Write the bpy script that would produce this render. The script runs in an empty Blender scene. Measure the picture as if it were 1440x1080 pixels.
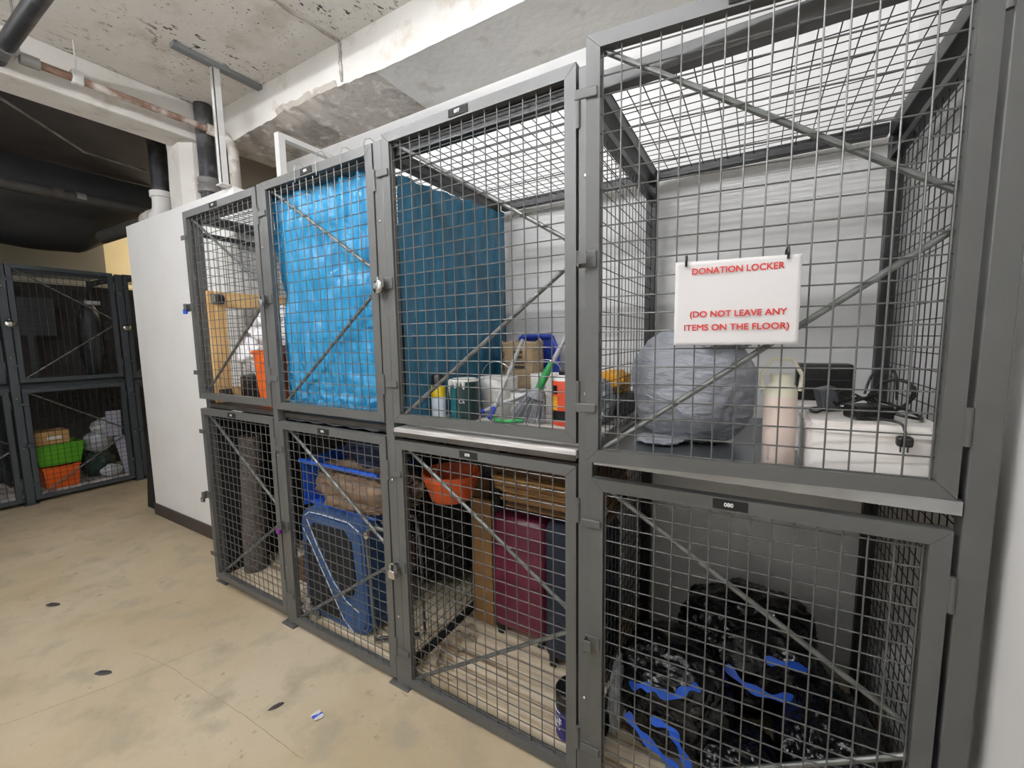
import bpy, bmesh, math, random
from mathutils import Vector, Matrix, noise, Euler
random.seed(7)
S = bpy.context.scene
COL = S.collection
PI = math.pi
CAMP = (2.84686, -1.18484, 1.48342); CAMR = (-0.528637, -0.103911, -0.016026); CAMF = 585.527

# ------------------------------------------------------------------ colour / materials
def lin(h):
    h = h.lstrip('#')
    c = [int(h[i:i+2], 16)/255 for i in (0, 2, 4)]
    return tuple(x/12.92 if x <= .04045 else ((x+.055)/1.055)**2.4 for x in c)

def new_mat(name):
    m = bpy.data.materials.new(name); m.use_nodes = True
    nt = m.node_tree
    return m, nt, nt.nodes['Principled BSDF']

def mat(name, col, rough=.55, metal=0., var=.0, scale=20., bump=0., bscale=60., spec=.5, alpha=1., trans=0., stretch=None, sheen=0., detail=4.):
    m, nt, b = new_mat(name)
    c = lin(col) if isinstance(col, str) else col
    b.inputs['Base Color'].default_value = (*c, 1)
    b.inputs['Roughness'].default_value = rough
    b.inputs['Metallic'].default_value = metal
    b.inputs['Specular IOR Level'].default_value = spec
    if trans: b.inputs['Transmission Weight'].default_value = trans
    if alpha < 1: b.inputs['Alpha'].default_value = alpha
    tc = nt.nodes.new('ShaderNodeTexCoord')
    src = tc.outputs['Object']
    if stretch:
        mp = nt.nodes.new('ShaderNodeMapping'); mp.inputs['Scale'].default_value = stretch
        nt.links.new(src, mp.inputs[0]); src = mp.outputs[0]
    if var:
        n = nt.nodes.new('ShaderNodeTexNoise'); n.inputs['Scale'].default_value = scale; n.inputs['Detail'].default_value = detail
        nt.links.new(src, n.inputs['Vector'])
        r = nt.nodes.new('ShaderNodeValToRGB')
        r.color_ramp.elements[0].position = .3; r.color_ramp.elements[1].position = .7
        r.color_ramp.elements[0].color = (*[max(0, x*(1-var)) for x in c], 1)
        r.color_ramp.elements[1].color = (*[min(1, x*(1+var)) for x in c], 1)
        nt.links.new(n.outputs[0], r.inputs[0]); nt.links.new(r.outputs[0], b.inputs['Base Color'])
    if bump:
        n = nt.nodes.new('ShaderNodeTexNoise'); n.inputs['Scale'].default_value = bscale; n.inputs['Detail'].default_value = 5
        nt.links.new(src, n.inputs['Vector'])
        bp = nt.nodes.new('ShaderNodeBump'); bp.inputs['Strength'].default_value = bump; bp.inputs['Distance'].default_value = .01
        nt.links.new(n.outputs[0], bp.inputs['Height']); nt.links.new(bp.outputs[0], b.inputs['Normal'])
    return m

def layered(name, base, layers, rough=.8, bump=.3, bscale=30., coord='Object'):
    """base colour with noise-masked layers: (colour, scale, threshold, softness, (big_scale, big_threshold) or None, stretch)"""
    m, nt, b = new_mat(name)
    b.inputs['Roughness'].default_value = rough
    tc = nt.nodes.new('ShaderNodeTexCoord')
    cur = None
    for i, (col, sc, th, so, big, st) in enumerate(layers):
        def nz(scale, off):
            mp = nt.nodes.new('ShaderNodeMapping')
            mp.inputs['Location'].default_value = (off*3.7, off*1.3, off*2.1)
            if st: mp.inputs['Scale'].default_value = st
            nt.links.new(tc.outputs[coord], mp.inputs[0])
            n = nt.nodes.new('ShaderNodeTexNoise'); n.inputs['Scale'].default_value = scale; n.inputs['Detail'].default_value = 5; n.inputs['Roughness'].default_value = .6
            nt.links.new(mp.outputs[0], n.inputs['Vector'])
            return n.outputs[0]
        def ramp(out, th, so):
            mr = nt.nodes.new('ShaderNodeMapRange'); mr.inputs['From Min'].default_value = th-so; mr.inputs['From Max'].default_value = th+so
            nt.links.new(out, mr.inputs['Value']); return mr.outputs[0]
        k = ramp(nz(sc, i+1), th, so)
        if big:
            k2 = ramp(nz(big[0], i+11), big[1], .06)
            mu = nt.nodes.new('ShaderNodeMath'); mu.operation = 'MULTIPLY'
            nt.links.new(k, mu.inputs[0]); nt.links.new(k2, mu.inputs[1]); k = mu.outputs[0]
        mx = nt.nodes.new('ShaderNodeMix'); mx.data_type = 'RGBA'
        if cur is None: mx.inputs[6].default_value = (*lin(base), 1)
        else: nt.links.new(cur, mx.inputs[6])
        mx.inputs[7].default_value = (*lin(col), 1)
        nt.links.new(k, mx.inputs[0]); cur = mx.outputs[2]
    nt.links.new(cur, b.inputs['Base Color'])
    if bump:
        n = nt.nodes.new('ShaderNodeTexNoise'); n.inputs['Scale'].default_value = bscale; n.inputs['Detail'].default_value = 6
        nt.links.new(tc.outputs[coord], n.inputs['Vector'])
        bp = nt.nodes.new('ShaderNodeBump'); bp.inputs['Strength'].default_value = bump; bp.inputs['Distance'].default_value = .01
        nt.links.new(n.outputs[0], bp.inputs['Height']); nt.links.new(bp.outputs[0], b.inputs['Normal'])
    return m

def emis(name, col, strength):
    m, nt, b = new_mat(name)
    b.inputs['Base Color'].default_value = (*lin(col), 1)
    b.inputs['Emission Color'].default_value = (*lin(col), 1)
    b.inputs['Emission Strength'].default_value = strength
    return m

def wood(name, a, bcol, scale=(2, 30, 30), rough=.6):
    m, nt, b = new_mat(name)
    b.inputs['Roughness'].default_value = rough
    tc = nt.nodes.new('ShaderNodeTexCoord'); mp = nt.nodes.new('ShaderNodeMapping'); mp.inputs['Scale'].default_value = scale
    n = nt.nodes.new('ShaderNodeTexNoise'); n.inputs['Scale'].default_value = 1.; n.inputs['Detail'].default_value = 6; n.inputs['Distortion'].default_value = .6
    r = nt.nodes.new('ShaderNodeValToRGB'); r.color_ramp.elements[0].position = .35; r.color_ramp.elements[1].position = .65
    r.color_ramp.elements[0].color = (*lin(a), 1); r.color_ramp.elements[1].color = (*lin(bcol), 1)
    nt.links.new(tc.outputs['Object'], mp.inputs[0]); nt.links.new(mp.outputs[0], n.inputs['Vector'])
    nt.links.new(n.outputs[0], r.inputs[0]); nt.links.new(r.outputs[0], b.inputs['Base Color'])
    return m

M = dict(
    paint=mat('grey_locker_paint', '#545452', .42, 0, .06, 8, .04, 140, .45),
    paint_shaded=mat('shaded_locker_paint', '#2b2c2c', .4, 0, .1, 10, .04, 120, .45),  # same locker paint, with the shade inside the frame put into its colour
    wire=mat('grey_wire', '#565654', .3, .1, .05, 30),
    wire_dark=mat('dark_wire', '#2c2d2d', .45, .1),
    rod=mat('rod_steel', '#6d6f6c', .35, .45, .1, 30),
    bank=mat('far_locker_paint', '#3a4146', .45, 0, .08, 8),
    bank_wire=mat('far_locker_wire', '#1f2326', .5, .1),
    white=mat('white_wall_paint', '#e6e5e3', .7, 0, .03, 3, .05, 60),
    whitestud=mat('white_steel_stud', '#d6d5d2', .45, .15, .05, 15),
    steel=mat('bright_steel', '#c2c0ba', .22, .95),
    chrome=mat('chrome', '#d6d6d4', .14, 1.),
    galv=mat('galvanised_steel', '#a9aaaa', .35, .8, .12, 12),
    black=mat('black_plastic', '#121212', .35, 0, .1, 10),
    blackmat=mat('black_rubber', '#0e0e0e', .75),
    darkfab=mat('dark_fabric', '#121316', .9, 0, .3, 60, .3, 200),
    blue_tarp=None,
    cardboard=mat('cardboard', '#8d6a41', .8, 0, .12, 12, .08, 80),
    cardboard_l=mat('light_cardboard', '#b48d5a', .8, 0, .12, 12),
    cardboard_d=mat('dark_cardboard', '#5d432b', .85, 0, .15, 12, .08, 80),
    pine=wood('pine_wood', '#c79a5f', '#e2bd84', (40, 40, 3)),
    pine_h=wood('pine_wood_grain', '#cfa568', '#e0ba80', (40, 3, 40)),
    burg=mat('burgundy_shell', '#641c36', .38, 0, .12, 5, .05, 120),
    navy=mat('navy_cloth', '#1c2434', .75, 0, .2, 40, .1, 200),
    orange=mat('orange_plastic', '#e4641c', .4, 0, .06, 10),
    orange_d=mat('orange_pot_plastic', '#c4501c', .5, 0, .12, 10),
    jean=mat('denim_blue_cloth', '#32507c', .8, 0, .18, 14, .25, 180),
    bluebin=mat('blue_bin_plastic', '#1d55c0', .35, 0, .05, 10),
    brownbag=mat('brown_cloth', '#75604c', .8, 0, .25, 9, .5, 16),
    piping=mat('white_piping', '#b9c3d0', .6),
    paper=mat('white_paper', '#cfcccb', .75, 0, .015, 4, .12, 9),
    red=mat('red_print', '#c2322e', .8),
    ink=mat('white_print', '#dcdcdc', .7),
    inkdark=mat('dark_print', '#3a3026', .8),
    green=mat('green_plastic', '#2f8d4c', .45),
    cream=mat('cream_plastic', '#e6e1cc', .45),
    pink=mat('pink_bottle_coat', '#ecd8cd', .45, 0, .03, 20),
    tub=mat('white_tub_plastic', '#eae5e0', .4, 0, .03, 6),
    redcan=mat('orange_red_can', '#d04a28', .4, 0, .05, 10),
    yellow=mat('yellow_plastic', '#e0a226', .45, 0, .12, 10, .25, 30),
    yel2=mat('yellow_label', '#d8bb1e', .45),
    teal=mat('teal_label', '#17626a', .4, 0, .25, 8),
    tealdark=mat('dark_green_label', '#12312f', .4, 0, .2, 8),
    palelabel=mat('pale_blue_label', '#c3cdd6', .5, 0, .12, 25),
    bucket=mat('cloudy_white_bucket', '#d3d0ca', .35, 0, .08, 9),
    drip=mat('white_paint_drip', '#e4e3df', .5),
    brownpaper=mat('brown_paper_sack', '#a38c6c', .85, 0, .18, 12, .4, 25),
    bristle=mat('grey_bristle', '#8b8c91', .7, 0, .25, 90),
    handle=mat('grey_handle', '#b2b3b5', .4, .1, .08, 20),
    blueplastic=mat('blue_plastic', '#2a41a4', .4, 0, .08, 10),
    greybox=mat('grey_box_plastic', '#4a4e53', .5),
    rubble=mat('pale_rubble', '#9a938a', .9, 0, .3, 30, .5, 60),
    purplecan=mat('purple_label', '#2c2877', .4, 0, .15, 8),
    purplemetal=mat('purple_metal', '#8a3aa8', .3, .6),
    copper=layered('old_copper', '#7b5f4e', [('#9c8578', 14, .52, .12, None, None), ('#c9c2bb', 5, .56, .06, None, None)], .5, .15, 60),
    oldpipe=layered('white_rusty_pipe', '#b7b0a6', [('#8d5f3c', 7, .6, .06, None, None), ('#d9d5cf', 10, .55, .08, None, None)], .55, .1, 50),
    blackpipe=layered('black_iron_pipe', '#2b2c2f', [('#6d6d6e', 5, .6, .12, None, None)], .45, .1, 60),
    greypipe=layered('grey_pipe', '#6f6e6c', [('#9a9896', 8, .55, .1, None, None)], .5, .1, 60),
    darkpipe=mat('dusty_dark_pipe', '#3d3a37', .7, 0, .25, 8),
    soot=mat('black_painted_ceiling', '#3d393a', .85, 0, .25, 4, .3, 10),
    ductwrap=mat('black_plastic_wrap', '#2a2c2f', .55, 0, .2, 5, .4, 9),
    yellowwall=mat('yellow_wall_paint', '#dccfaa', .8, 0, .05, 3),
    greywall=mat('grey_block_wall', '#a5a398', .85, 0, .06, 4),
    bluecloth=mat('dark_blue_cloth', '#1b2742', .85, 0, .25, 14, .4, 30),
    whitecloth=mat('white_cloth', '#e2e0e2', .8, 0, .04, 10, .3, 25),
    greentub=mat('green_plastic_tub', '#55a21e', .4, 0, .06, 8),
    paleblue=mat('pale_paper', '#a9a9b8', .8, 0, .05, 12),
    darkgreen=mat('dark_green_bag', '#23392f', .45, 0, .25, 8, .6, 20),
    greybag=mat('pale_grey_plastic', '#a9acb2', .35, 0, .1, 12, .5, 18),
    baseboard=mat('dark_vinyl_skirting', '#3b3230', .5),
    rubyred=mat('red_cloth', '#6a1522', .7, 0, .2, 20),
    deckgrey=mat('grey_painted_shelf', '#5c6164', .3, .3, .08, 5),
    debris=mat('dry_debris', '#8d8069', .9, 0, .4, 40),
    lampglow=emis('fluorescent_tube_glow', '#f7f9fd', 84.),
    fillglow_b=emis('fill_tube_glow_corridor', '#f7f9fd', 70.),
    fillglow_c=emis('fill_tube_glow_side', '#f7f9fd', 250.),
    lampglow_dim=emis('fluorescent_tube_glow_far', '#fff0d6', 230.),
    housing=mat('lamp_housing', '#dddddd', .5),
    edgewood=wood('weathered_plywood', '#8f8a86', '#dbd7d2', (2.5, 22, 22), .7),
    midgrey=mat('grey_channel_paint', '#7d7f81', .5, .1, .05, 10),
    darkdeck=mat('dark_shelf_edge', '#3c3833', .6, 0, .3, 12),
    floorboard=None,
)

# worn bare concrete floor
M['floor'] = layered('bare_concrete', '#b09f83', [
    ('#bbad95', 1.1, .52, .12, None, None),
    ('#ac9b7c', 1.5, .62, .09, None, None),
    ('#a0957f', 5., .6, .1, None, None),
    ('#8f8269', 22., .68, .05, (2.2, .5), None),
    ('#5b5140', 60., .735, .02, (3., .54), None),
    ('#d8d2c6', 26., .76, .015, (2.6, .5), None)], .62, .10, 40)
M['ceil'] = layered('peeling_ceiling_paint', '#dbd6cf', [
    ('#e3dfd8', 1.6, .5, .12, None, None),
    ('#cbc4b9', 4., .6, .08, None, None),
    ('#b5ada3', 12., .66, .02, (1.6, .52), None),
    ('#4a423d', 42., .64, .012, (2.6, .5), (1.6, 1, 1)),
    ('#3a3431', 13., .615, .012, (1.3, .52), (1.7, 1, 1))], .85, .3, 16)
M['beamc'] = layered('rough_painted_concrete', '#cfccc6', [
    ('#dad7d2', 2., .5, .12, None, None),
    ('#c3bcb2', 6., .63, .06, None, None),
    ('#47403b', 26., .74, .012, (2.4, .56), None)], .85, .35, 22)
M['rawc'] = layered('broken_concrete', '#b5aea5', [
    ('#8f8880', 5., .55, .08, None, None), ('#d3cec6', 9., .6, .05, None, None)], .9, .7, 24)

# wood slat floor inside lower lockers: lines run along x
def slats():
    m, nt, b = new_mat('pale_board_floor')
    b.inputs['Roughness'].default_value = .7
    tc = nt.nodes.new('ShaderNodeTexCoord'); mp = nt.nodes.new('ShaderNodeMapping'); mp.inputs['Scale'].default_value = (1.5, 40, 1)
    n = nt.nodes.new('ShaderNodeTexNoise'); n.inputs['Scale'].default_value = 1.; n.inputs['Detail'].default_value = 4
    r = nt.nodes.new('ShaderNodeValToRGB')
    e = r.color_ramp.elements; e[0].position = .33; e[0].color = (*lin('#85705a'), 1); e[1].position = .6; e[1].color = (*lin('#dfd1b8'), 1)
    k = e.new(.45); k.color = (*lin('#cab899'), 1)
    nt.links.new(tc.outputs['Object'], mp.inputs[0]); nt.links.new(mp.outputs[0], n.inputs['Vector'])
    nt.links.new(n.outputs[0], r.inputs[0]); nt.links.new(r.outputs[0], b.inputs['Base Color'])
    return m
M['floorboard'] = slats()

def plastic_sheet(name, col, rough, bump, bscale, transl, stretch=(1, 1, 1)):
    m, nt, b = new_mat(name)
    b.inputs['Base Color'].default_value = (*lin(col), 1); b.inputs['Roughness'].default_value = rough
    tc = nt.nodes.new('ShaderNodeTexCoord'); mp = nt.nodes.new('ShaderNodeMapping'); mp.inputs['Scale'].default_value = stretch
    n = nt.nodes.new('ShaderNodeTexNoise'); n.inputs['Scale'].default_value = bscale; n.inputs['Detail'].default_value = 6; n.inputs['Distortion'].default_value = .5
    bp = nt.nodes.new('ShaderNodeBump'); bp.inputs['Strength'].default_value = bump; bp.inputs['Distance'].default_value = .02
    nt.links.new(tc.outputs['Object'], mp.inputs[0]); nt.links.new(mp.outputs[0], n.inputs['Vector'])
    nt.links.new(n.outputs[0], bp.inputs['Height']); nt.links.new(bp.outputs[0], b.inputs['Normal'])
    if transl:
        t = nt.nodes.new('ShaderNodeBsdfTranslucent'); t.inputs['Color'].default_value = (*lin(col), 1)
        mx = nt.nodes.new('ShaderNodeMixShader'); mx.inputs[0].default_value = transl
        out = nt.nodes['Material Output']
        nt.links.new(b.outputs[0], mx.inputs[1]); nt.links.new(t.outputs[0], mx.inputs[2]); nt.links.new(mx.outputs[0], out.inputs[0])
    return m
M['blue_tarp'] = plastic_sheet('blue_tarp_plastic', '#3a9fd2', .28, .7, 14, .3, (1.6, 1.6, .8))
M['teal_tarp'] = plastic_sheet('teal_tarp_plastic', '#2f6d8a', .4, .35, 12, .1, (1.6, 1.6, .8))
M['binbag'] = plastic_sheet('black_bin_bag', '#0b0c0f', .22, .9, 11, 0)
M['greybinbag'] = plastic_sheet('grey_bin_bag', '#a7aab2', .36, 1., 16, .05, (.7, .7, 2.2))
M['darksheet'] = plastic_sheet('dark_plastic_sheet', '#4a4d50', .3, .8, 12, 0, (1, 3, 3))

# ------------------------------------------------------------------ mesh builder
class MB:
    def __init__(self, tf=None):
        self.v = []; self.f = []; self.tf = tf
    def add(self, verts, faces):
        o = len(self.v)
        self.v += [Vector(p) for p in verts]
        self.f += [tuple(i+o for i in f) for f in faces]
        return self
    def box(self, x0, x1, y0, y1, z0, z1, rot=None, ch=0.):
        c = Vector(((x0+x1)/2, (y0+y1)/2, (z0+z1)/2)); h = Vector((abs(x1-x0)/2, abs(y1-y0)/2, abs(z1-z0)/2))
        if ch <= 0:
            pts = [Vector((sx*h.x, sy*h.y, sz*h.z)) for sx in (-1, 1) for sy in (-1, 1) for sz in (-1, 1)]
            fs = [(0, 1, 3, 2), (4, 6, 7, 5), (0, 4, 5, 1), (2, 3, 7, 6), (0, 2, 6, 4), (1, 5, 7, 3)]
        else:
            bm = bmesh.new(); bmesh.ops.create_cube(bm, size=2)
            for q in bm.verts: q.co = Vector((q.co.x*h.x, q.co.y*h.y, q.co.z*h.z))
            bmesh.ops.bevel(bm, geom=bm.edges[:], offset=min(ch, min(h)*.95), segments=2, affect='EDGES', profile=.5)
            bm.verts.index_update()
            pts = [q.co.copy() for q in bm.verts]; fs = [tuple(q.index for q in f.verts) for f in bm.faces]; bm.free()
        if rot is not None:
            R = rot if isinstance(rot, Matrix) else Euler(rot).to_matrix()
            pts = [R @ p for p in pts]
        return self.add([p+c for p in pts], fs)
    def tube(self, pts, r, seg=8, closed=False, caps=True):
        pts = [Vector(p) for p in pts]; n = len(pts); V = []; F = []
        prev = None
        for i, p in enumerate(pts):
            if closed: t = (pts[(i+1) % n]-pts[i-1])
            else: t = pts[min(i+1, n-1)]-pts[max(i-1, 0)]
            if t.length < 1e-9: t = Vector((0, 0, 1))
            t.normalize()
            if prev is None:
                a = Vector((0, 0, 1)) if abs(t.z) < .9 else Vector((1, 0, 0))
                u = t.cross(a).normalized()
            else:
                u = (prev - t*prev.dot(t)).normalized()
            prev = u; w = t.cross(u)
            rr = r[i] if isinstance(r, (list, tuple)) else r
            for k in range(seg):
                a = 2*PI*k/seg
                V.append(p+u*math.cos(a)*rr+w*math.sin(a)*rr)
        m = n if closed else n-1
        for i in range(m):
            j = (i+1) % n
            for k in range(seg):
                l = (k+1) % seg
                F.append((i*seg+k, i*seg+l, j*seg+l, j*seg+k))
        if caps and not closed:
            F.append(tuple(range(seg))[::-1]); F.append(tuple((n-1)*seg+k for k in range(seg)))
        return self.add(V, F)
    def lathe(self, c, prof, seg=28, axis=None, close=True):
        """prof: list of (radius, height); axis: direction of height"""
        c = Vector(c); ax = Vector(axis).normalized() if axis else Vector((0, 0, 1))
        a = Vector((1, 0, 0)) if abs(ax.x) < .9 else Vector((0, 1, 0))
        u = (a-ax*a.dot(ax)).normalized(); w = ax.cross(u)
        V = []; F = []
        for r, h in prof:
            for k in range(seg):
                t = 2*PI*k/seg
                V.append(c+ax*h+u*math.cos(t)*r+w*math.sin(t)*r)
        for i in range(len(prof)-1):
            for k in range(seg):
                l = (k+1) % seg
                F.append((i*seg+k, i*seg+l, (i+1)*seg+l, (i+1)*seg+k))
        if close:
            F.append(tuple(range(seg))[::-1]); F.append(tuple((len(prof)-1)*seg+k for k in range(seg)))
        return self.add(V, F)
    def prism(self, poly, d0, d1, axis='y'):
        """poly of 2D points extruded along an axis from d0 to d1: axis y -> (x,z), x -> (y,z), z -> (x,y)"""
        def P(a, b, d): return {'y': (a, d, b), 'x': (d, a, b), 'z': (a, b, d)}[axis]
        n = len(poly)
        V = [P(a, b, d0) for a, b in poly]+[P(a, b, d1) for a, b in poly]
        F = [tuple(range(n))[::-1], tuple(range(n, 2*n))]+[(i, (i+1) % n, n+(i+1) % n, n+i) for i in range(n)]
        return self.add(V, F)
    def grid(self, fn, nu, nv):
        V = [fn(i/nu, j/nv) for j in range(nv+1) for i in range(nu+1)]
        F = [(j*(nu+1)+i, j*(nu+1)+i+1, (j+1)*(nu+1)+i+1, (j+1)*(nu+1)+i) for j in range(nv) for i in range(nu)]
        return self.add(V, F)
    def blob(self, c, rad, seed=0, amp=.12, fr=2.2, flat=None, sub=5, ridge=0., power=1., fr2=6., taper=0.):
        bm = bmesh.new(); bmesh.ops.create_icosphere(bm, subdivisions=sub, radius=1)
        bm.verts.index_update()
        off = Vector((seed*7.3, seed*3.1, seed*5.7)); V = []
        for q in bm.verts:
            d = q.co.normalized()
            s = 1+amp*noise.noise(d*fr+off)
            if ridge: s += ridge*(abs(noise.noise(d*fr2+off*1.7))-.25)+ridge*.5*(abs(noise.noise(d*fr2*2.3+off))-.25)
            e = Vector([math.copysign(abs(x)**power, x) for x in d])*s
            if taper: e.x *= 1-taper*e.z; e.y *= 1-taper*e.z
            V.append(Vector((e.x*rad[0], e.y*rad[1], e.z*rad[2])))
        if flat is not None:
            for p in V:
                if p.z < -rad[2]*flat: p.z = -rad[2]*flat+(p.z+rad[2]*flat)*.06
        F = [tuple(q.index for q in f.verts) for f in bm.faces]; bm.free()
        return self.add([p+Vector(c) for p in V], F)
    def build(self, name, m, parent=None, base=None, smooth=False, solid=0.):
        vs = [self.tf @ p for p in self.v] if self.tf is not None else self.v
        if parent is not None: org = ORG[parent.name]
        elif base is not None: org = Vector(base)
        else:
            xs = [p.x for p in vs]; ys = [p.y for p in vs]; zs = [p.z for p in vs]
            org = Vector(((min(xs)+max(xs))/2, (min(ys)+max(ys))/2, min(zs)))
        me = bpy.data.meshes.new(name)
        me.from_pydata([tuple(p-org) for p in vs], [], self.f); me.update()
        bm = bmesh.new(); bm.from_mesh(me); bmesh.ops.recalc_face_normals(bm, faces=bm.faces[:]); bm.to_mesh(me); bm.free()
        if smooth:
            me.polygons.foreach_set('use_smooth', [True]*len(me.polygons))
            try: me.set_sharp_from_angle(angle=math.radians(50))
            except Exception: pass
        me.materials.append(M[m] if isinstance(m, str) else m)
        o = bpy.data.objects.new(name, me); COL.objects.link(o)
        if parent is not None: o.parent = parent
        else: o.location = org
        ORG[o.name] = org
        if solid:
            md = o.modifiers.new('thick', 'SOLIDIFY'); md.thickness = solid; md.offset = 0
        return o
ORG = {}

def tag(o, label, cat, group=None, kind=None):
    o['label'] = label; o['category'] = cat
    if group: o['group'] = group
    if kind: o['kind'] = kind
    return o
def thing(name, label, cat, loc, group=None):
    o = bpy.data.objects.new(name, None); COL.objects.link(o); o.location = loc; o.empty_display_size = .05
    ORG[o.name] = Vector(loc)
    return tag(o, label, cat, group)
def struct(o):
    o['kind'] = 'structure'; return o

def text(name, s, size, m, parent, mtx, bold=0., extrude=.0004, align='CENTER', w=None, tf=None, dup=0.):
    cu = bpy.data.curves.new(name, 'FONT'); cu.body = s; cu.size = size; cu.align_x = align; cu.align_y = 'CENTER'
    cu.offset = bold; cu.extrude = extrude; cu.resolution_u = 3
    tmp = bpy.data.objects.new(name+'_tmp', cu); COL.objects.link(tmp)
    bpy.context.view_layer.update()
    dg = bpy.context.evaluated_depsgraph_get()
    me = bpy.data.meshes.new_from_object(tmp.evaluated_get(dg))
    bpy.data.objects.remove(tmp)
    mb = MB()
    xs = [v.co.x for v in me.vertices]
    k = w/(max(xs)-min(xs)) if w else 1.
    mb.v = [mtx @ Vector((v.co.x*k, v.co.y, v.co.z)) for v in me.vertices]
    mb.f = [tuple(p.vertices) for p in me.polygons]
    if dup:
        n = len(mb.v); v0 = list(mb.v); f0 = list(mb.f)
        for i, (dx, dz) in enumerate(((dup, 0), (0, dup), (dup, dup))):
            mb.v += [p+Vector((dx, -.00004*(i+1), dz)) for p in v0]; mb.f += [tuple(j+n*(i+1) for j in f) for f in f0]
    if tf is not None: mb.v = [tf @ p for p in mb.v]
    bpy.data.meshes.remove(me)
    return mb.build(name, m, parent)
def front(x, y, z):            # text lying in an x-z plane, readable from -y
    return Matrix.Translation((x, y, z)) @ Matrix.Rotation(PI/2, 4, 'X')

# ------------------------------------------------------------------ the setting
ZC = 3.19
struct(MB().box(-5.6, 3.5, -2.6, 3.2, -.08, 0).build('floor', 'floor'))
struct(MB().box(-.79, 3.5, -2.6, 1.1, ZC, ZC+.1).build('ceiling', 'ceil'))
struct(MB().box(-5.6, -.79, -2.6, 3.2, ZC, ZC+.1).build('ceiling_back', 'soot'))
struct(MB().box(-.62, 3.42, .96, 1.06, 0, ZC).build('wall_back', 'white'))
struct(MB().box(3.31, 3.42, -2.6, .96, 0, ZC).build('wall_right', 'white'))
struct(MB().box(-5.6, 3.42, -2.7, -2.6, 0, ZC).build('wall_front', 'white'))
struct(MB().box(-5.6, -5.5, -2.6, 3.2, 0, ZC).build('wall_far', 'yellowwall'))
struct(MB().box(-5.5, -.62, 3.1, 3.2, 0, ZC).build('wall_side', 'yellowwall'))
struct(MB().box(-4.55, -4.4, -2.6, .93, 0, ZC).build('wall_block', 'greywall'))
# partition to the left of the lockers, with its return beside the first locker
w = MB().prism([(-1.71, .3), (-.03, .3), (-.03, .955), (-.1, .955), (-.1, .4), (-1.71, .4)], 0.0, 2.475, 'z')
struct(w.build('wall_left', 'white'))
struct(MB().box(-1.715, -.04, .288, .3, 0, .1).build('baseboard_left', 'baseboard'))

# concrete beam over the lockers with a spalled lower edge
def beam():
    mb = MB(); nx = 150; x0, x1 = -.66, 3.31
    def rr(x):
        a = max(0, 1-abs((x-.35)/.75)) if x < 1.2 else 0
        n1 = noise.noise(Vector((x*5, 3.3, 0))); n2 = noise.noise(Vector((x*17, 8.3, 0)))
        return a, n1, n2
    rows = []
    for i in range(nx+1):
        x = x0+(x1-x0)*i/nx
        a, n1, n2 = rr(x)
        yf = .545; zb = 2.94
        cut = a*(.05+.035*n1+.018*n2)+.004*n2
        rows.append([(x, yf, ZC), (x, yf+.002*n2, ZC-.12), (x, yf+.003*n2, zb+cut+.03), (x, yf+cut*.3, zb+cut),
                     (x, yf+.05+cut*.7, zb+cut*.6+.006*n1), (x, yf+.17, zb+a*.03*n2), (x, yf+.3, zb+.006*n1), (x, .96, zb)])
    V = [p for r in rows for p in r]; m = len(rows[0]); F = []
    for i in range(nx):
        for j in range(m-1):
            F.append((i*m+j, (i+1)*m+j, (i+1)*m+j+1, i*m+j+1))
    F.append(tuple(range(m))); F.append(tuple(nx*m+j for j in range(m)))
    mb.add(V, F)
    o = mb.build('ceiling_beam', 'beamc', smooth=True)
    o.data.materials.append(M['rawc'])
    for p in o.data.polygons:
        c = p.center
        if p.normal.z < -.3 and c.x+o.location.x < 1.0: p.material_index = 1
    return struct(o)
beam()
# old crack filled with mortar running down the beam and along the ceiling
cr = MB()
pts = [(.74+.012*noise.noise(Vector((k*1.7, 0, 2))), .541, ZC-.015-.2*k/8) for k in range(9)]
cr.tube(pts, [.012, .008, .011, .009, .012, .01, .013, .009, .006], 6)
pts = [(.74-.05*k/6+.014*noise.noise(Vector((k*2.1, 5, 2))), .54-.09*k, ZC-.001) for k in range(7)]
cr.tube(pts, [.011, .013, .008, .012, .007, .01, .006], 6)
struct(cr.build('trim_crack', 'rawc'))
# cross beam dividing the two ceilings and the pier it stands on
struct(MB().box(-.92, -.66, -2.6, .42, 2.94, ZC, ch=.012).build('beam_cross', 'beamc'))
def pier():
    mb = MB()
    def side(t, z): return .01*noise.noise(Vector((t*9, z*9, 1)))
    poly = [(-1.02, .36), (-.8, .345), (-.72, .4), (-.7, .5), (-.73, .6), (-1.02, .6)]
    n = len(poly); zs = [0+ZC*k/24 for k in range(25)]
    V = [(x+side(x, z), y+side(y, z+4), z) for z in zs for x, y in poly]
    F = [(k*n+i, k*n+(i+1) % n, (k+1)*n+(i+1) % n, (k+1)*n+i) for k in range(24) for i in range(n)]
    F += [tuple(range(n))[::-1], tuple(24*n+i for i in range(n))]
    return mb.add(V, F).build('column_pier', 'beamc')
struct(pier())

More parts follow.
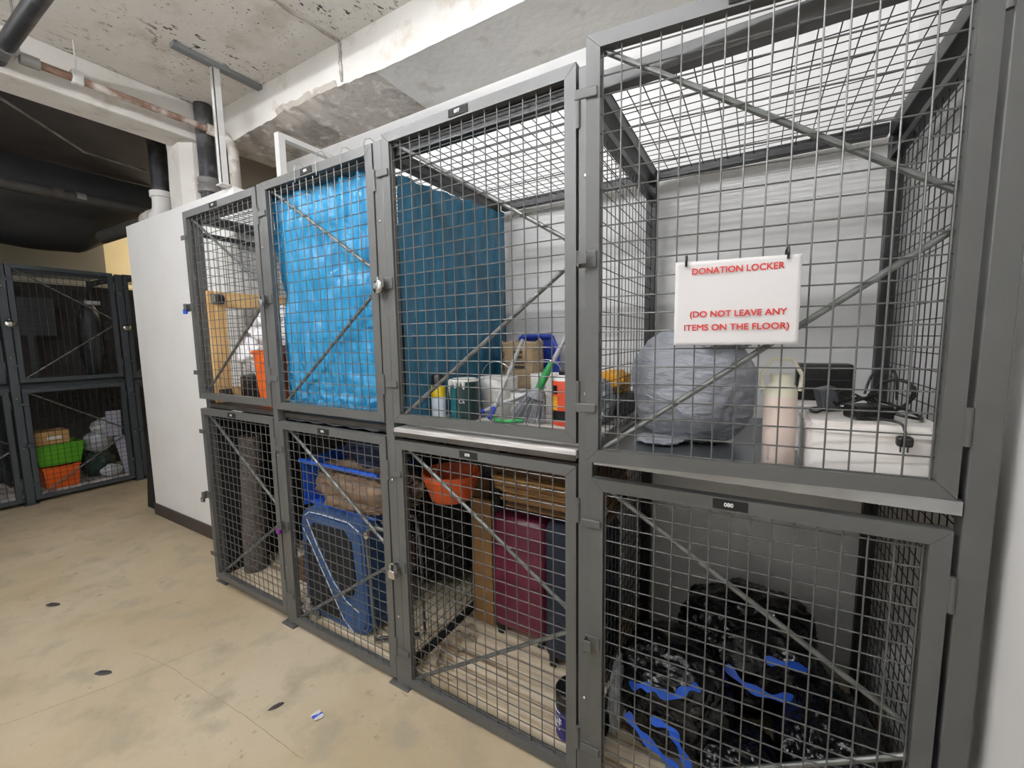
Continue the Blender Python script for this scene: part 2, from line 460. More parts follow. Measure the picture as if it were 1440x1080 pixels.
# ------------------------------------------------------------------ lockers: shared frame
XL = [0., .792, 1.602, 2.437]; XR = [.746, 1.548, 2.38, 3.222]
ZU = [(2.238, 1.171), (2.243, 1.161), (2.261, 1.163), (2.257, 1.138)]
ZL = [(1.112, .048), (1.099, .02), (1.092, .012), (1.07, .02)]
PX = [(-.01, .036), (.75, .788), (1.552, 1.598), (2.386, 2.432), (3.234, 3.28)]
PITCH = .0468
fr = thing('locker_frame', 'dark grey steel post and rail frame joining the near wire lockers', 'frame', (1.6, .4, 0))
def bolt(mb, x, y, z, r=.006): return mb.lathe((x, y, z), [(r, 0), (r, .003), (r*.6, .005)], 10, (0, -1, 0))
for i, (a, b) in enumerate(PX):
    y0 = .036 if i == 0 else .003
    p = MB().box(a, b, y0, y0+.045, .004, 2.245, ch=.003)
    p.box(a-.004, b+.006, y0-.002, y0+.047, .004, .165, ch=.002)
    po = p.build('post', 'paint', fr)
    MB().box(a-.035, b+.03, y0-.02, y0+.07, 0, .008, ch=.002).build('foot_plate', 'paint', po)
    for z in (.32, .92, 1.32, 1.95):
        if 0 < i < 4: bolt(MB(), (a+b)/2, y0, z).build('bolt', 'steel', po)
    cx = (a+b)/2
    xa, xb = (cx-.022, cx+.022) if i < 4 else (3.238, 3.282)
    MB().box(xa, xb, .86, .9, .004, 2.2, ch=.003).build('post', 'paint_shaded', fr)
    MB().box(cx-.024, cx+.024, .05, .86, 2.19, 2.24, ch=.003).build('rail', 'paint_shaded', fr)
    MB().box(cx-.016, cx+.016, .05, .86, 2.115, 2.14, ch=.002).build('rail', 'paint_shaded', fr)
    MB().box(cx-.016, cx+.016, .05, .86, 1.075, 1.11, ch=.002).build('rail', 'paint_shaded', fr)
    MB().box(cx-.016, cx+.016, .05, .86, .03, .06, ch=.002).build('rail', 'paint_shaded', fr)
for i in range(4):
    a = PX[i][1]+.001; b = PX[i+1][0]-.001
    MB().box(a, b, .035, .075, 2.185, 2.235, ch=.003).build('rail', 'paint_shaded' if i != 3 else 'paint', fr)
    MB().box(a, b, .862, .898, 2.2, 2.24, ch=.003).build('rail', 'paint_shaded', fr)
    MB().box(a, b, .862, .898, 1.08, 1.11, ch=.003).build('rail', 'paint_shaded', fr)

NUM = ['073', '075', '077', '079', '074', '076', '078', '080']
LAB = ['upper wire locker holding a pine dolly and a white cloth',
       'upper wire locker with its door covered by a blue tarp',
       'upper wire locker full of paint cans and brooms',
       'upper wire locker with its door ajar and a red lettered donation notice',
       'lower wire locker holding a tall braided dark roll',
       'lower wire locker packed with denim blue gear and a blue bin',
       'lower wire locker holding a burgundy suitcase and flattened cardboard',
       'lower wire locker full of black bin bags with blue ties']
def wires_xz(mb, x0, x1, z0, z1, y, pitch=PITCH, r=.002, seg=6):
    n = int((x1-x0)/pitch); o = ((x1-x0)-n*pitch)/2
    for k in range(n+1):
        x = x0+o+k*pitch
        mb.tube([(x, y, z0), (x, y, z1)], r, seg, caps=False)
    n = int((z1-z0)/pitch)
    for k in range(n+1):
        z = z1-.022-k*pitch
        if z > z0: mb.tube([(x0, y+.004, z), (x1, y+.004, z)], r, seg, caps=False)
def wires_yz(mb, y0, y1, z0, z1, x, pitch=PITCH, r=.0017, seg=5):
    for k in range(int((y1-y0)/pitch)+1):
        y = y0+k*pitch; mb.tube([(x, y, z0), (x, y, z1)], r, seg, caps=False)
    for k in range(int((z1-z0)/pitch)+1):
        z = z0+k*pitch; mb.tube([(x+.004, y0, z), (x+.004, y1, z)], r, seg, caps=False)
def wires_xy(mb, x0, x1, y0, y1, z, pitch=PITCH, r=.0017, seg=5):
    for k in range(int((x1-x0)/pitch)+1):
        x = x0+k*pitch; mb.tube([(x, y0, z), (x, y1, z)], r, seg, caps=False)
    for k in range(int((y1-y0)/pitch)+1):
        y = y0+k*pitch; mb.tube([(x0, y, z+.004), (x1, y, z+.004)], r, seg, caps=False)

def frame_bar(mb, x0, x1, z0, z1, y0, y1, w=.036):
    """four mitred bars with a fine joint"""
    e = .0012
    for poly in ([(x0, z1), (x1, z1), (x1-w, z1-w), (x0+w, z1-w)],
                 [(x0, z0), (x0+w, z0+w), (x1-w, z0+w), (x1, z0)],
                 [(x0, z1-e), (x0+w, z1-w-e), (x0+w, z0+w+e), (x0, z0+e)],
                 [(x1, z1-e), (x1, z0+e), (x1-w, z0+w+e), (x1-w, z1-w-e)]):
        mb.prism(poly, y0, y1, 'y')

def door(root, x0, x1, z0, z1, num, tf=None, pm='paint', wm='wire', rm='rod', plate=True, low=False):
    d = MB(tf); frame_bar(d, x0, x1, z0, z1, 0, .03)
    do = d.build('door', pm, root)
    w = .03
    mb = MB(tf); wires_xz(mb, x0+w, x1-w, z0+w, z1-w, .012); mb.build('mesh_panel', wm, do)
    zm = z0+(z1-z0)*(.53 if not low else .5)
    MB(tf).tube([(x0+.036, .026, z1-.03), (x1-.03, .026, zm+.035)], .0075, 10).build('brace_rod', rm, do)
    MB(tf).tube([(x0+.036, .026, z0+.03), (x1-.03, .026, zm-.035)], .0075, 10).build('brace_rod', rm, do)
    for z in (z1-.14, z0+.155):
        MB(tf).tube([(x1+.006, .002, z-.04), (x1+.006, .002, z+.04)], .0065, 10).build('hinge', pm, do)
        MB(tf).box(x0-.03, x0+.03, -.007, -.001, z-.013, z+.013, ch=.004).build('stop_tab', pm, do)
    zc = (z0+z1)/2
    h = MB(tf).box(x0-.02, x0+.03, -.006, -.001, zc-.022, zc+.022, ch=.004)
    h.prism([(x0-.018, zc+.02), (x0-.012, zc+.02), (x0-.012, zc-.024), (x0-.018, zc-.016)], -.03, -.001, 'y')
    h.box(x0-.02, x0+.01, -.03, -.025, zc-.016, zc+.02, ch=.002)
    h.build('hasp', pm, do)
    if plate:
        xc = x0+(x1-x0)*(.465 if not low else .47)
        MB(tf).box(xc-.04, xc+.04, -.003, -.0002, z1-.03, z1-.004, ch=.002).build('number_plate', 'blackmat', do)
        text('plate_number', num, .0145, 'ink', do, front(xc-.003, -.0036, z1-.0168), .0004, tf=tf)
    return do

def hinge_tf(x, ang):           # swing about a vertical hinge line at (x, 0)
    return Matrix.Translation((x, 0, 0)) @ Matrix.Rotation(ang, 4, 'Z') @ Matrix.Translation((-x, 0, 0))
AJ = {3: .111, 7: .03}
for i in range(8):
    b = i % 4; up = i < 4
    z1, z0 = ZU[b] if up else ZL[b]
    root = thing('storage_locker', LAB[i], 'locker', ((XL[b]+XR[b])/2, .02, 1.13 if up else 0.), 'wire lockers in two tiers')
    tf = hinge_tf(3.222, AJ[i]) if i in AJ else None
    door(root, XL[b], XR[b], z0, z1, NUM[i], tf, low=not up)
    xa = PX[b][1]+.004; xb = PX[b+1][0]-.004
    if up:
        if b == 2:
            MB().box(xa, xb, -.004, .855, 1.115, 1.143, ch=.003).build('shelf', 'edgewood', root)
            MB().box(xa, xb, -.008, -.0045, 1.110, 1.128, ch=.001).build('shelf_edge', 'darkdeck', list(root.children)[-1])
        elif b == 3:
            q = MB(); q.box(2.438, 3.23, .001, .855, 1.110, 1.138)
            sh = q.build('shelf', 'deckgrey', root)
            MB().box(2.438, 3.23, -.003, .001, 1.107, 1.137).build('shelf_edge', 'galv', sh)
        else:
            MB().box(xa, xb, .035, .855, 1.115, 1.14, ch=.003).build('shelf', 'darkdeck', root)
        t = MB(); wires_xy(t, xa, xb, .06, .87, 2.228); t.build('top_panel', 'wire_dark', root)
    else:
        MB().box(xa, xb, .045, .855, .03, .058, ch=.003).build('floor_deck', 'floorboard', root)
    zz = (1.15, 2.13) if up else (.06, 1.08)
    sx = (PX[b][0]+PX[b][1])/2
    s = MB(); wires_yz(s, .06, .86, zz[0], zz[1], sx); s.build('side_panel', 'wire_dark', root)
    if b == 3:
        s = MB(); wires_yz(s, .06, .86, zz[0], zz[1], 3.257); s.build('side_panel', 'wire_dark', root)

# ------------------------------------------------------------------ far bank of lockers on the left, facing +x
BK = Matrix(((0, -1, 0, -3.05), (1, 0, 0, -.19), (0, 0, 1, 0), (0, 0, 0, 1)))   # local x -> +y, local depth -> -x
fb = thing('locker_frame', 'dark blue grey post and rail frame of the far wire lockers', 'frame', (-3.5, .2, 0))
BX = [-.82, 0, .82, 1.64]
for x in BX:
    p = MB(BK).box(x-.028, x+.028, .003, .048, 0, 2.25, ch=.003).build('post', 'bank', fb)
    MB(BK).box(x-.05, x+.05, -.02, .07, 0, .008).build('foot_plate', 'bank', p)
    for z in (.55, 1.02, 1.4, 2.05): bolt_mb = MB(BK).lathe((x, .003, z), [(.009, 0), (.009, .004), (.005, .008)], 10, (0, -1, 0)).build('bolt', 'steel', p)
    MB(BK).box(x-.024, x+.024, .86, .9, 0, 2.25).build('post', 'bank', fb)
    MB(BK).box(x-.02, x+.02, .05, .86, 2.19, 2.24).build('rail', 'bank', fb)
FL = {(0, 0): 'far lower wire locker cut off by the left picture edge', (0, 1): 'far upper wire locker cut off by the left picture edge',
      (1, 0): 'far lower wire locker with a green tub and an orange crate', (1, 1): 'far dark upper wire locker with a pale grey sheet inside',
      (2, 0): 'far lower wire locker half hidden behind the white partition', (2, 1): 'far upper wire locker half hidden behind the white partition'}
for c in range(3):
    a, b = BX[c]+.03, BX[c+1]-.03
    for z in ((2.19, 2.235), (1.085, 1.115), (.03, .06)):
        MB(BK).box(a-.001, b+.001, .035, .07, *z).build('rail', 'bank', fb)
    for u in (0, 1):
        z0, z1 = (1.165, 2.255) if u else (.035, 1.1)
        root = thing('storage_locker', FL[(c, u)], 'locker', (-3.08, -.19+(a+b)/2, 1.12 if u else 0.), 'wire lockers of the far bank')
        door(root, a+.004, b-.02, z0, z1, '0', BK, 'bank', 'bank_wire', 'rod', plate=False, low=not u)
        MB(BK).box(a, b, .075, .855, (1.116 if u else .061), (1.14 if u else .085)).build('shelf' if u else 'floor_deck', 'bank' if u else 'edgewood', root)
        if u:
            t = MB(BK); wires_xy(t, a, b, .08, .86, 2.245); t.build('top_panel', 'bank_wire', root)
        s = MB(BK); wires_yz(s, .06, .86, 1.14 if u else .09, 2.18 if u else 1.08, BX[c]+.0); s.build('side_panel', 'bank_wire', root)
# far bank, contents (world coordinates, shelf at 1.14, deck at .085)
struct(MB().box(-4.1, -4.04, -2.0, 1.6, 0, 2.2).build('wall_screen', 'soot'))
tag(MB().box(-3.86, -3.84, .0, .3, 1.62, 2.02, rot=(0, .05, .03)).box(-3.87, -3.85, .08, .12, 1.14, 1.7).build('display_board', 'greybox'), 'pale grey sheet on a stand in the far dark upper locker', 'board')
k = thing('clothes_bag', 'tall translucent garment bag at the right of the far upper locker', 'bag', (-3.4, .45, 1.14))
MB().blob((-3.4, .45, 1.55), (.12, .09, .41), 41, .12, sub=4, flat=.97, power=.8).build('bag', 'ductwrap', k, smooth=True)
MB().box(-3.3, -3.26, .4, .52, 1.93, 1.975, ch=.004).build('strap', 'greybag', k)
tag(MB().blob((-3.35, .73, 1.55), (.1, .06, .41), 43, .1, sub=4, flat=.98).build('coat', 'rubyred', smooth=True), 'red cloth standing in the far upper locker behind the white partition', 'coat')
def crate(name, x0, x1, y0, y1, z0, z1, m, label, cat, rim=.012, th=.008, group=None, flare=.02):
    k = thing(name, label, cat, ((x0+x1)/2, (y0+y1)/2, z0), group)
    b = MB()
    f = flare
    # tapered hollow tub
    def ring(z, g, t): return [(x0+g+t, y0+g+t, z), (x1-g-t, y0+g+t, z), (x1-g-t, y1-g-t, z), (x0+g+t, y1-g-t, z)]
    V = ring(z0, f, 0)+ring(z1, 0, 0)+ring(z1, 0, th)+ring(z0+th, f, th)
    F = [(3, 2, 1, 0)]
    for a in range(3):
        for i in range(4):
            j = (i+1) % 4; F.append((a*4+i, a*4+j, a*4+4+j, a*4+4+i))
    F.append((12, 13, 14, 15)); b.add(V, F); b.build('body', m, k)
    r = MB()
    r.tube([(x0, y0, z1), (x1, y0, z1), (x1, y1, z1), (x0, y1, z1)], rim, 8, closed=True)
    r.build('rim', m, k)
    h = MB()
    h.box((x0+x1)/2-.05, (x0+x1)/2+.05, y0-.004, y0+.008, z1-.06, z1-.035, ch=.004); h.build('grip', m, k)
    return k
crate('plastic_crate', -3.38, -3.11, -.08, .18, .085, .30, 'orange', 'orange plastic crate at the bottom of the far lower locker', 'crate')
crate('plastic_tub', -3.42, -3.12, -.12, .235, .315, .52, 'greentub', 'bright green plastic tub stacked on the orange crate', 'tub', flare=.035)
k = thing('cardboard_box', 'small closed cardboard box with a white sticker on the green tub', 'box', (-3.27, .02, .533))
MB().box(-3.38, -3.14, -.1, .14, .533, .66, ch=.004).build('carton', 'cardboard_l', k)
MB().box(-3.1405, -3.139, -.02, .08, .58, .612).build('sticker', 'paper', k)
tag(MB().box(-3.14, -3.13, .42, .54, .52, .80, rot=(0, .12, 0)).build('paper_roll', 'paleblue'), 'upper pale lilac carton leaning at the right of the far lower locker', 'carton')
tag(MB().box(-3.12, -3.10, .49, .58, .10, .52, rot=(.16, 0, 0)).build('paper_roll', 'paleblue'), 'lower pale lilac strip leaning at the right of the far lower locker', 'carton')
tag(MB().blob((-3.3, .36, .24), (.12, .14, .15), 3, .2, ridge=.15, flat=.97, sub=5).build('garbage_bag', 'darkgreen', smooth=True), 'dark green plastic bag beside the green tub in the far locker', 'bag')
tag(MB().blob((-3.24, .44, .62), (.09, .12, .1), 5, .2, ridge=.2, sub=4).blob((-3.28, .38, .47), (.1, .12, .12), 8, .2, ridge=.15, sub=4).build('plastic_bag', 'greybag', smooth=True), 'pale crumpled plastic bag heaped on the dark green bag', 'bag')
tag(MB().blob((-3.13, .42, .155), (.035, .085, .07), 9, .2, ridge=.2, flat=.95, sub=4).build('plastic_bag', 'greybag', smooth=True), 'small white crumpled bag on the deck of the far lower locker', 'bag')

# black board leaning on the end of the white partition
bb = MB(); bb.prism([(-1.99, 0.002), (-1.73, 0.002), (-1.716, 1.25), (-1.735, 1.25)], .33, .37, 'y')
tag(bb.build('leaning_board', 'blackmat'), 'black tapered board leaning against the end of the white partition', 'board')

# ------------------------------------------------------------------ pipes, conduit, studs under the ceiling
t = thing('water_pipe', 'dark and white spotted main pipe running along under the ceiling', 'pipe', (.3, -.5, 3.0))
MB().tube([(-1.9, -.5, 3.0), (1.2, -.5, 3.0)], .035, 18).build('pipe', 'blackpipe', t, smooth=True)
MB().tube([(-.56, -.5, 3.0), (-.46, -.5, 3.0)], .046, 18).build('coupling', 'galv', t, smooth=True)
for x in (-.3, .9): MB().tube([(x, -.5, 3.03), (x, -.5, ZC)], .005, 8).build('hanger', 'galv', t)
t = thing('copper_pipe', 'old copper pipe with white end dropping beside the strut', 'pipe', (-.5, 0, 2.98))
pp = [(-.51, -.43, 2.985), (-.51, .43, 2.985)]+[(-.51+.012*k, .43+.11*math.sin(k*PI/10), 2.985-.11*(1-math.cos(k*PI/10))) for k in range(1, 6)]
MB().tube(pp[:2], .021, 16).build('pipe', 'copper', t, smooth=True)
MB().tube([(-.51, .41, 2.985)]+pp[2:]+[(-.45, .545, 2.3)], .034, 16).build('elbow', 'oldpipe', t, smooth=True)
q = MB().tube([(-.51, -.45, 2.985), (-.51, -.38, 2.985)], .03, 16); q.build('union', 'galv', t, smooth=True)
q = MB()
q.box(-.535, -.485, -.26, -.21, 2.955, 3.03, ch=.01); q.tube([(-.51, -.235, 3.02), (-.51, -.235, ZC)], .004, 8)
q.build('pipe_clip', 'whitestud', t)
t = thing('soil_pipe', 'black iron soil pipe coming through the ceiling behind the white strut', 'pipe', (-.6, .43, 2.3))
MB().tube([(-.63, .45, ZC), (-.63, .45, 2.3)], .055, 24).build('pipe', 'blackpipe', t, smooth=True)
MB().lathe((-.63, .45, 2.58), [(.058, 0), (.072, .005), (.072, .05), (.062, .06), (.07, .075), (.07, .1), (.058, .108)], 24).build('coupling', 'greypipe', t, smooth=True)
t = thing('soil_pipe', 'black drain pipe with a white elbow in the dark space beyond the cross beam', 'pipe', (-1.6, .53, 2.6))
MB().tube([(-1.6, .53, ZC), (-1.6, .53, 2.72)], .065, 24).build('pipe', 'blackpipe', t, smooth=True)
MB().lathe((-1.6, .53, 2.74), [(.068, 0), (.085, .005), (.085, .05), (.068, .056)], 24).tube([(-1.6, .53, 2.74)]+[(-1.6-.11*(1-math.cos(k*PI/12)), .53, 2.70-.11*math.sin(k*PI/12)) for k in range(0, 7)], .072, 24).build('elbow', 'white', t, smooth=True)
MB().lathe((-1.71, .53, 2.59), [(.078, 0), (.088, .01), (.088, .07), (.07, .08), (.08, .1), (.08, .16), (.066, .18)], 24, (-1, -.05, 0)).build('coupling', 'oldpipe', t, smooth=True)
MB().tube([(-1.85, .52, 2.59), (-2.75, .455, 2.56)], .06, 20).build('branch', 'darkpipe', t, smooth=True)
t = thing('drain_pipe', 'dusty dark pipe crossing the dim room above the far lockers', 'pipe', (-2.4, 0, 2.8))
MB().tube([(-2.4, -1.9, 2.78), (-2.4, .9, 2.81)], .045, 18).build('pipe', 'darkpipe', t, smooth=True)
MB().tube([(-2.4, .06, 2.805), (-2.4, .12, 2.805)], .055, 18).build('coupling', 'darkpipe', t, smooth=True)
MB().tube([(-2.4, .2, 2.807), (-2.4, .26, 2.807)], .0465, 18).build('tape', 'greypipe', t, smooth=True)
tag(MB().tube([(-1.3, -.55, 3.13), (-1.52, -.28, 3.1), (-1.98, .14, 3.1), (-2.02, .18, 3.095), (-2.09, .61, 3.1)], .011, 10).build('conduit', 'greypipe', smooth=True), 'thin grey bent conduit under the dark ceiling', 'conduit')
d = MB(); d.grid(lambda u, v: (-3.35+.5*math.cos(PI*(1-v))*(1+.06*noise.noise(Vector((u*5, v*4, 0)))), -2.2+3.15*u, ZC-.005-(.70+.05*noise.noise(Vector((u*6, v*3, 4))))*math.sin(PI*v)*(1-max(0, u-.84)*3.2)), 60, 24)
tag(d.build('wrapped_duct', 'ductwrap', smooth=True), 'black plastic wrapped duct hanging above the far lockers', 'duct')
# grey channel on the ceiling and the white strut that hangs from it
t = thing('strut_bracket', 'grey ceiling channel with a white perforated strut standing on the partition top', 'bracket', (-.06, .28, 2.475))
MB().box(-.085, -.035, .05, .54, ZC-.028, ZC-.001, ch=.003).build('channel', 'midgrey', t)
q = MB(); q.box(-.055, -.05, .25, .29, 2.48, ZC-.028); q.box(-.085, -.05, .25, .255, 2.48, ZC-.028); q.box(-.1, -.03, .24, .315, 2.4755, 2.482)
q.build('strut', 'whitestud', t)
t = thing('steel_stud', 'white steel stud bracket tied back to the wall above the blue tarp', 'stud', (.32, .5, 2.3))
q = MB(); q.box(.3, .342, .39, .43, 2.26, 2.745); q.build('post', 'whitestud', t)
MB().box(.3, .342, .43, .955, 2.715, 2.745).build('arm', 'whitestud', t)
MB().box(.3, .342, .92, .955, 2.26, 2.714).build('post', 'whitestud', t)

# ------------------------------------------------------------------ blue tarp in locker 075 (front and right side of one sheet)
def tarp(side):
    mb = MB(); L = .8 if side else .735
    def fn(u, v):
        s = u*L+(2. if side else 0.)
        zt = (2.13+.05*u+.012*noise.noise(Vector((u*9, 0, 3)))) if side else 2.192-.008*math.sin(u*31)+.008*noise.noise(Vector((u*14, 0, 3)))
        zb = 1.148+.006*noise.noise(Vector((u*20, 2, 1)))
        z = zb+(zt-zb)*v
        n = .012*math.sin(s*62+1.4*math.sin(z*5))*(.35+.65*v)+.016*noise.noise(Vector((s*16, z*3.2, 0)))+.014*noise.noise(Vector((s*9, z*9, 5)))-.014*abs(noise.noise(Vector((s*19, z*2.3, 2))))+.008*noise.noise(Vector((s*34, z*12, 2)))+(.02*noise.noise(Vector((s*30, z*30, 8)))*max(0, .25-v)*4)
        n = max(-.02, min(.03, n))
        return (1.618+n*.5, .06+u*L, z) if side else (.792+u*(L+.012), .068+n, z)
    mb.grid(fn, 150, 170)
    return mb
tag(tarp(0).build('tarp', 'blue_tarp', smooth=True), 'crinkled bright blue plastic tarp hung inside an upper locker door', 'tarp')
tag(tarp(1).build('tarp', 'teal_tarp', smooth=True), 'dark teal tarp hung along the side mesh of the paint can locker', 'tarp')
HL = ['wire hook over the tarp locker door, nearest its number plate', 'wire hook standing tallest above the tarp locker door', 'wire hook midway over the right half of the tarp locker door', 'wire hook at the right end of the tarp locker door top']
for (x, h), l in zip(((1.07, .018), (1.22, .042), (1.38, .018), (1.515, .02)), HL):
    q = MB().tube([(x, -.006, 2.19), (x, -.006, 2.245), (x+.006, -.004, 2.248+h*.7), (x+.016, .012, 2.248+h), (x+.02, .034, 2.25+h*.5), (x+.02, .036, 2.21), (x+.02, .06, 2.15)], .0015, 6)
    tag(q.build('wire_hook', 'rod', smooth=True), l, 'hook', 'hooks over the tarp locker door')

# ------------------------------------------------------------------ donation notice on the ajar door
tf = hinge_tf(3.222, .111)
s = thing('notice_sign', 'white paper notice with red DONATION LOCKER lettering tied to the ajar wire door', 'sign', tuple(tf @ Vector((2.796, -.01, 1.465))))
q = MB(tf); q.grid(lambda u, v: (2.665+.261*u, -.012-.0015*math.sin(u*7+v*3)-.004*math.exp(-((u)/.10)**2)*v**3, 1.465+(.202-.003*u)*v), 30, 24)
pq = q.build('paper', 'paper', s, smooth=True, solid=.0006)
for st, x, z, wd in (('DONATION LOCKER', 2.797, 1.641, .19), ('(DO NOT LEAVE ANY', 2.800, 1.5385, .201), ('ITEMS ON THE FLOOR)', 2.7975, 1.5065, .219)):
    text('lettering', st, .0205, 'red', s, front(x, -.0145, z), 0, .0003, w=wd, tf=tf, dup=.0007)
for x in (2.689, 2.899):
    MB(tf).tube([(x, -.016, 1.655), (x, -.02, 1.668), (x, -.014, 1.68), (x, .01, 1.678), (x, .012, 1.665)], .0028, 8).build('cable_tie', 'black', s)

# ------------------------------------------------------------------ locker 079: donations
b = MB(); b.blob((2.66, .34, 1.325), (.195, .175, .205), 4, .10, 1.7, flat=.90, sub=6, ridge=.045, power=.97, fr2=6., taper=.04)
for k in range(5): b.blob((2.66+.035*k, .27+.05*math.sin(k*2), 1.485+.012*math.sin(k*3)), (.045, .06, .035), 20+k, .25, ridge=.3, sub=4)
b.blob((2.585, .24, 1.152), (.075, .075, .014), 30, .2, ridge=.2, sub=4)
tag(b.build('garbage_bag', 'greybinbag', smooth=True), 'full grey plastic garbage bag on the shelf behind the notice', 'bag')
bt = thing('water_bottle', 'pale pink steel water bottle with cream loop cap standing by the white tub', 'bottle', (2.908, .085, 1.138))
c = (2.908, .085, 1.138)
MB().lathe(c, [(.034, 0), (.037, .003), (.037, .19), (.0365, .194)], 36).build('body', 'pink', bt, smooth=True)
MB().lathe(c, [(.0372, .193), (.037, .205), (.030, .222), (.026, .226), (.0255, .246), (.023, .249), (.001, .25)], 36).build('cap', 'cream', bt, smooth=True)
h = MB(); h.tube([(2.868, .085, 1.345), (2.864, .085, 1.385), (2.886, .085, 1.425), (2.93, .085, 1.425), (2.952, .085, 1.385), (2.948, .085, 1.345)], .0052, 10); h.build('handle', 'cream', bt, smooth=True)
MB().tube([(2.866, .085, 1.378), (2.867, .085, 1.335)], .0025, 8).build('pin', 'steel', bt)
text('lettering', 'STANLEY', .009, 'handle', bt, front(2.886, .085-.0315, 1.185) @ Matrix.Rotation(PI/2, 4, 'Z'), 0)
def rbox(mb, x0, x1, y0, y1, z0, z1, r, n=6):
    P = []
    for cx, cy, a0 in ((x1-r, y1-r, 0), (x0+r, y1-r, 90), (x0+r, y0+r, 180), (x1-r, y0+r, 270)):
        for k in range(n+1):
            a = math.radians(a0+90*k/n); P.append((cx+r*math.cos(a), cy+r*math.sin(a)))
    return mb.prism(P, z0, z1, 'z')
tb = thing('storage_tub', 'white lidded plastic tub with rounded corners under the black chargers', 'tub', (3.09, .16, 1.138))
rbox(MB(), 2.966, 3.215, .035, .30, 1.138, 1.255, .035).build('body', 'tub', tb, smooth=True)
l = MB(); rbox(l, 2.962, 3.219, .031, .304, 1.255, 1.27, .038); rbox(l, 2.972, 3.209, .041, .294, 1.27, 1.28, .03); l.build('lid', 'tub', tb, smooth=True)
tb = thing('storage_box', 'white box standing behind the lidded tub, carrying the black speaker', 'box', (3.06, .47, 1.138))
rbox(MB(), 2.95, 3.19, .32, .62, 1.138, 1.27, .012).build('body', 'tub', tb); MB().box(2.947, 3.193, .317, .623, 1.262, 1.278, ch=.004).build('lid', 'tub', tb)
sp = thing('black_speaker', 'shiny black upright box standing on the white box at the back', 'speaker', (3.04, .46, 1.278))
MB().box(2.965, 3.11, .43, .5, 1.278, 1.395, ch=.008).build('case', 'black', sp); MB().box(2.972, 3.103, .4275, .431, 1.345, 1.346).build('seam', 'greybox', sp)
def cord(pts, r=.0032, n=60):
    P = [Vector(p) for p in pts]; out = []
    for i in range(len(P)-1):
        p0 = P[max(i-1, 0)]; p1 = P[i]; p2 = P[i+1]; p3 = P[min(i+2, len(P)-1)]
        for k in range(8):
            t = k/8
            out.append(.5*((2*p1)+(p2-p0)*t+(2*p0-5*p1+4*p2-p3)*t*t+(3*p1-p0-3*p2+p3)*t**3))
    out.append(P[-1]); return out
a = thing('power_adapter', 'black power brick with its plug dangling over the front of the white tub', 'charger', (3.085, .12, 1.28))
MB().box(3.05, 3.13, .085, .145, 1.2805, 1.315, rot=(0, 0, .35), ch=.006).build('brick', 'black', a)
MB().tube(cord([(3.12, .12, 1.3), (3.17, .1, 1.29), (3.195, .15, 1.285), (3.17, .21, 1.30), (3.13, .22, 1.31), (3.1, .2, 1.3), (3.06, .2, 1.285)]), .0035, 8).build('cable', 'black', a, smooth=True)
MB().tube(cord([(3.07, .1, 1.29), (3.10, .05, 1.292), (3.13, .028, 1.288), (3.137, .02, 1.272), (3.137, .02, 1.262)]), .003, 8).build('cable', 'black', a, smooth=True)
p_ = MB().box(3.123, 3.151, .006, .028, 1.238, 1.262, ch=.006)
for dx in (-.006, .006): p_.box(3.137+dx-.001, 3.137+dx+.001, .014, .02, 1.226, 1.24)
p_.build('plug', 'black', a)
a = thing('power_adapter', 'black plug charger with a grey face lying at the left of the cable tangle', 'charger', (3.02, .22, 1.28))
MB().box(3.0, 3.04, .19, .24, 1.2805, 1.345, rot=(0, -.25, .2), ch=.005).build('brick', 'greybox', a)
MB().tube(cord([(3.03, .2, 1.29), (2.99, .15, 1.284), (2.985, .2, 1.286), (3.04, .26, 1.284), (3.1, .24, 1.285), (3.16, .27, 1.29)]), .003, 8).build('cable', 'black', a, smooth=True)
c_ = MB(); P = []
for k in range(34):
    t_ = k/33*2*PI*3.1; P.append((3.155+(.045-.004*math.sin(t_*.7))*math.cos(t_)+.004*k/33, .24+.03*math.sin(t_*1.02), 1.325+.04*math.sin(t_+.4)))
c_.tube(P, .0034, 8)
tag(c_.build('coiled_cable', 'black', smooth=True), 'coiled black power cord standing in loops on the right of the tub lid', 'cord')
c_ = MB(); P = []
for k in range(40):
    t_ = k/39*2*PI*2.6; P.append((3.08+(.05+.006*math.sin(t_*1.3))*math.cos(t_), .205+.04*math.sin(t_), 1.300+.016*math.sin(t_*1.7)+.0008*k))
c_.tube(P, .003, 8); c_.tube(cord([(3.1, .22, 1.33), (3.115, .24, 1.375), (3.14, .25, 1.40), (3.165, .25, 1.38), (3.16, .2, 1.32)]), .0032, 8)
tag(c_.build('tangled_cable', 'black', smooth=True), 'tangled black cord heaped in the middle of the tub lid', 'cord')

# ------------------------------------------------------------------ locker 077: cans, buckets, brooms
Z = 1.1435
def can(name, label, cat, cx, cy, r, h, m, lidm='steel', seg=32, group=None, bail=False):
    k = thing(name, label, cat, (cx, cy, Z), group)
    MB().lathe((cx, cy, Z), [(r*.97, 0), (r, .004), (r, h-.008), (r*.97, h-.004)], seg).build('body', m, k, smooth=True)
    MB().lathe((cx, cy, Z+h-.006), [(r*1.015, 0), (r*1.015, .007), (r*.9, .008), (r*.88, .003), (.001, .003)], seg).build('lid', lidm, k, smooth=True)
    if bail:
        MB().tube([(cx-r*1.03*math.cos(t*PI/12), cy-.01-.015*math.sin(t*PI/12), Z+h-.02+r*1.05*math.sin(t*PI/12)) for t in range(13)], .0018, 6).build('bail', 'galv', k, smooth=True)
    return k
k = thing('spray_can', 'slim spray can with black cap and yellow collar by the teal tarp', 'can', (1.668, .20, Z))
MB().lathe((1.668, .20, Z), [(.03, 0), (.031, .003), (.031, .105), (.03, .106)], 28).build('body', 'palelabel', k, smooth=True)
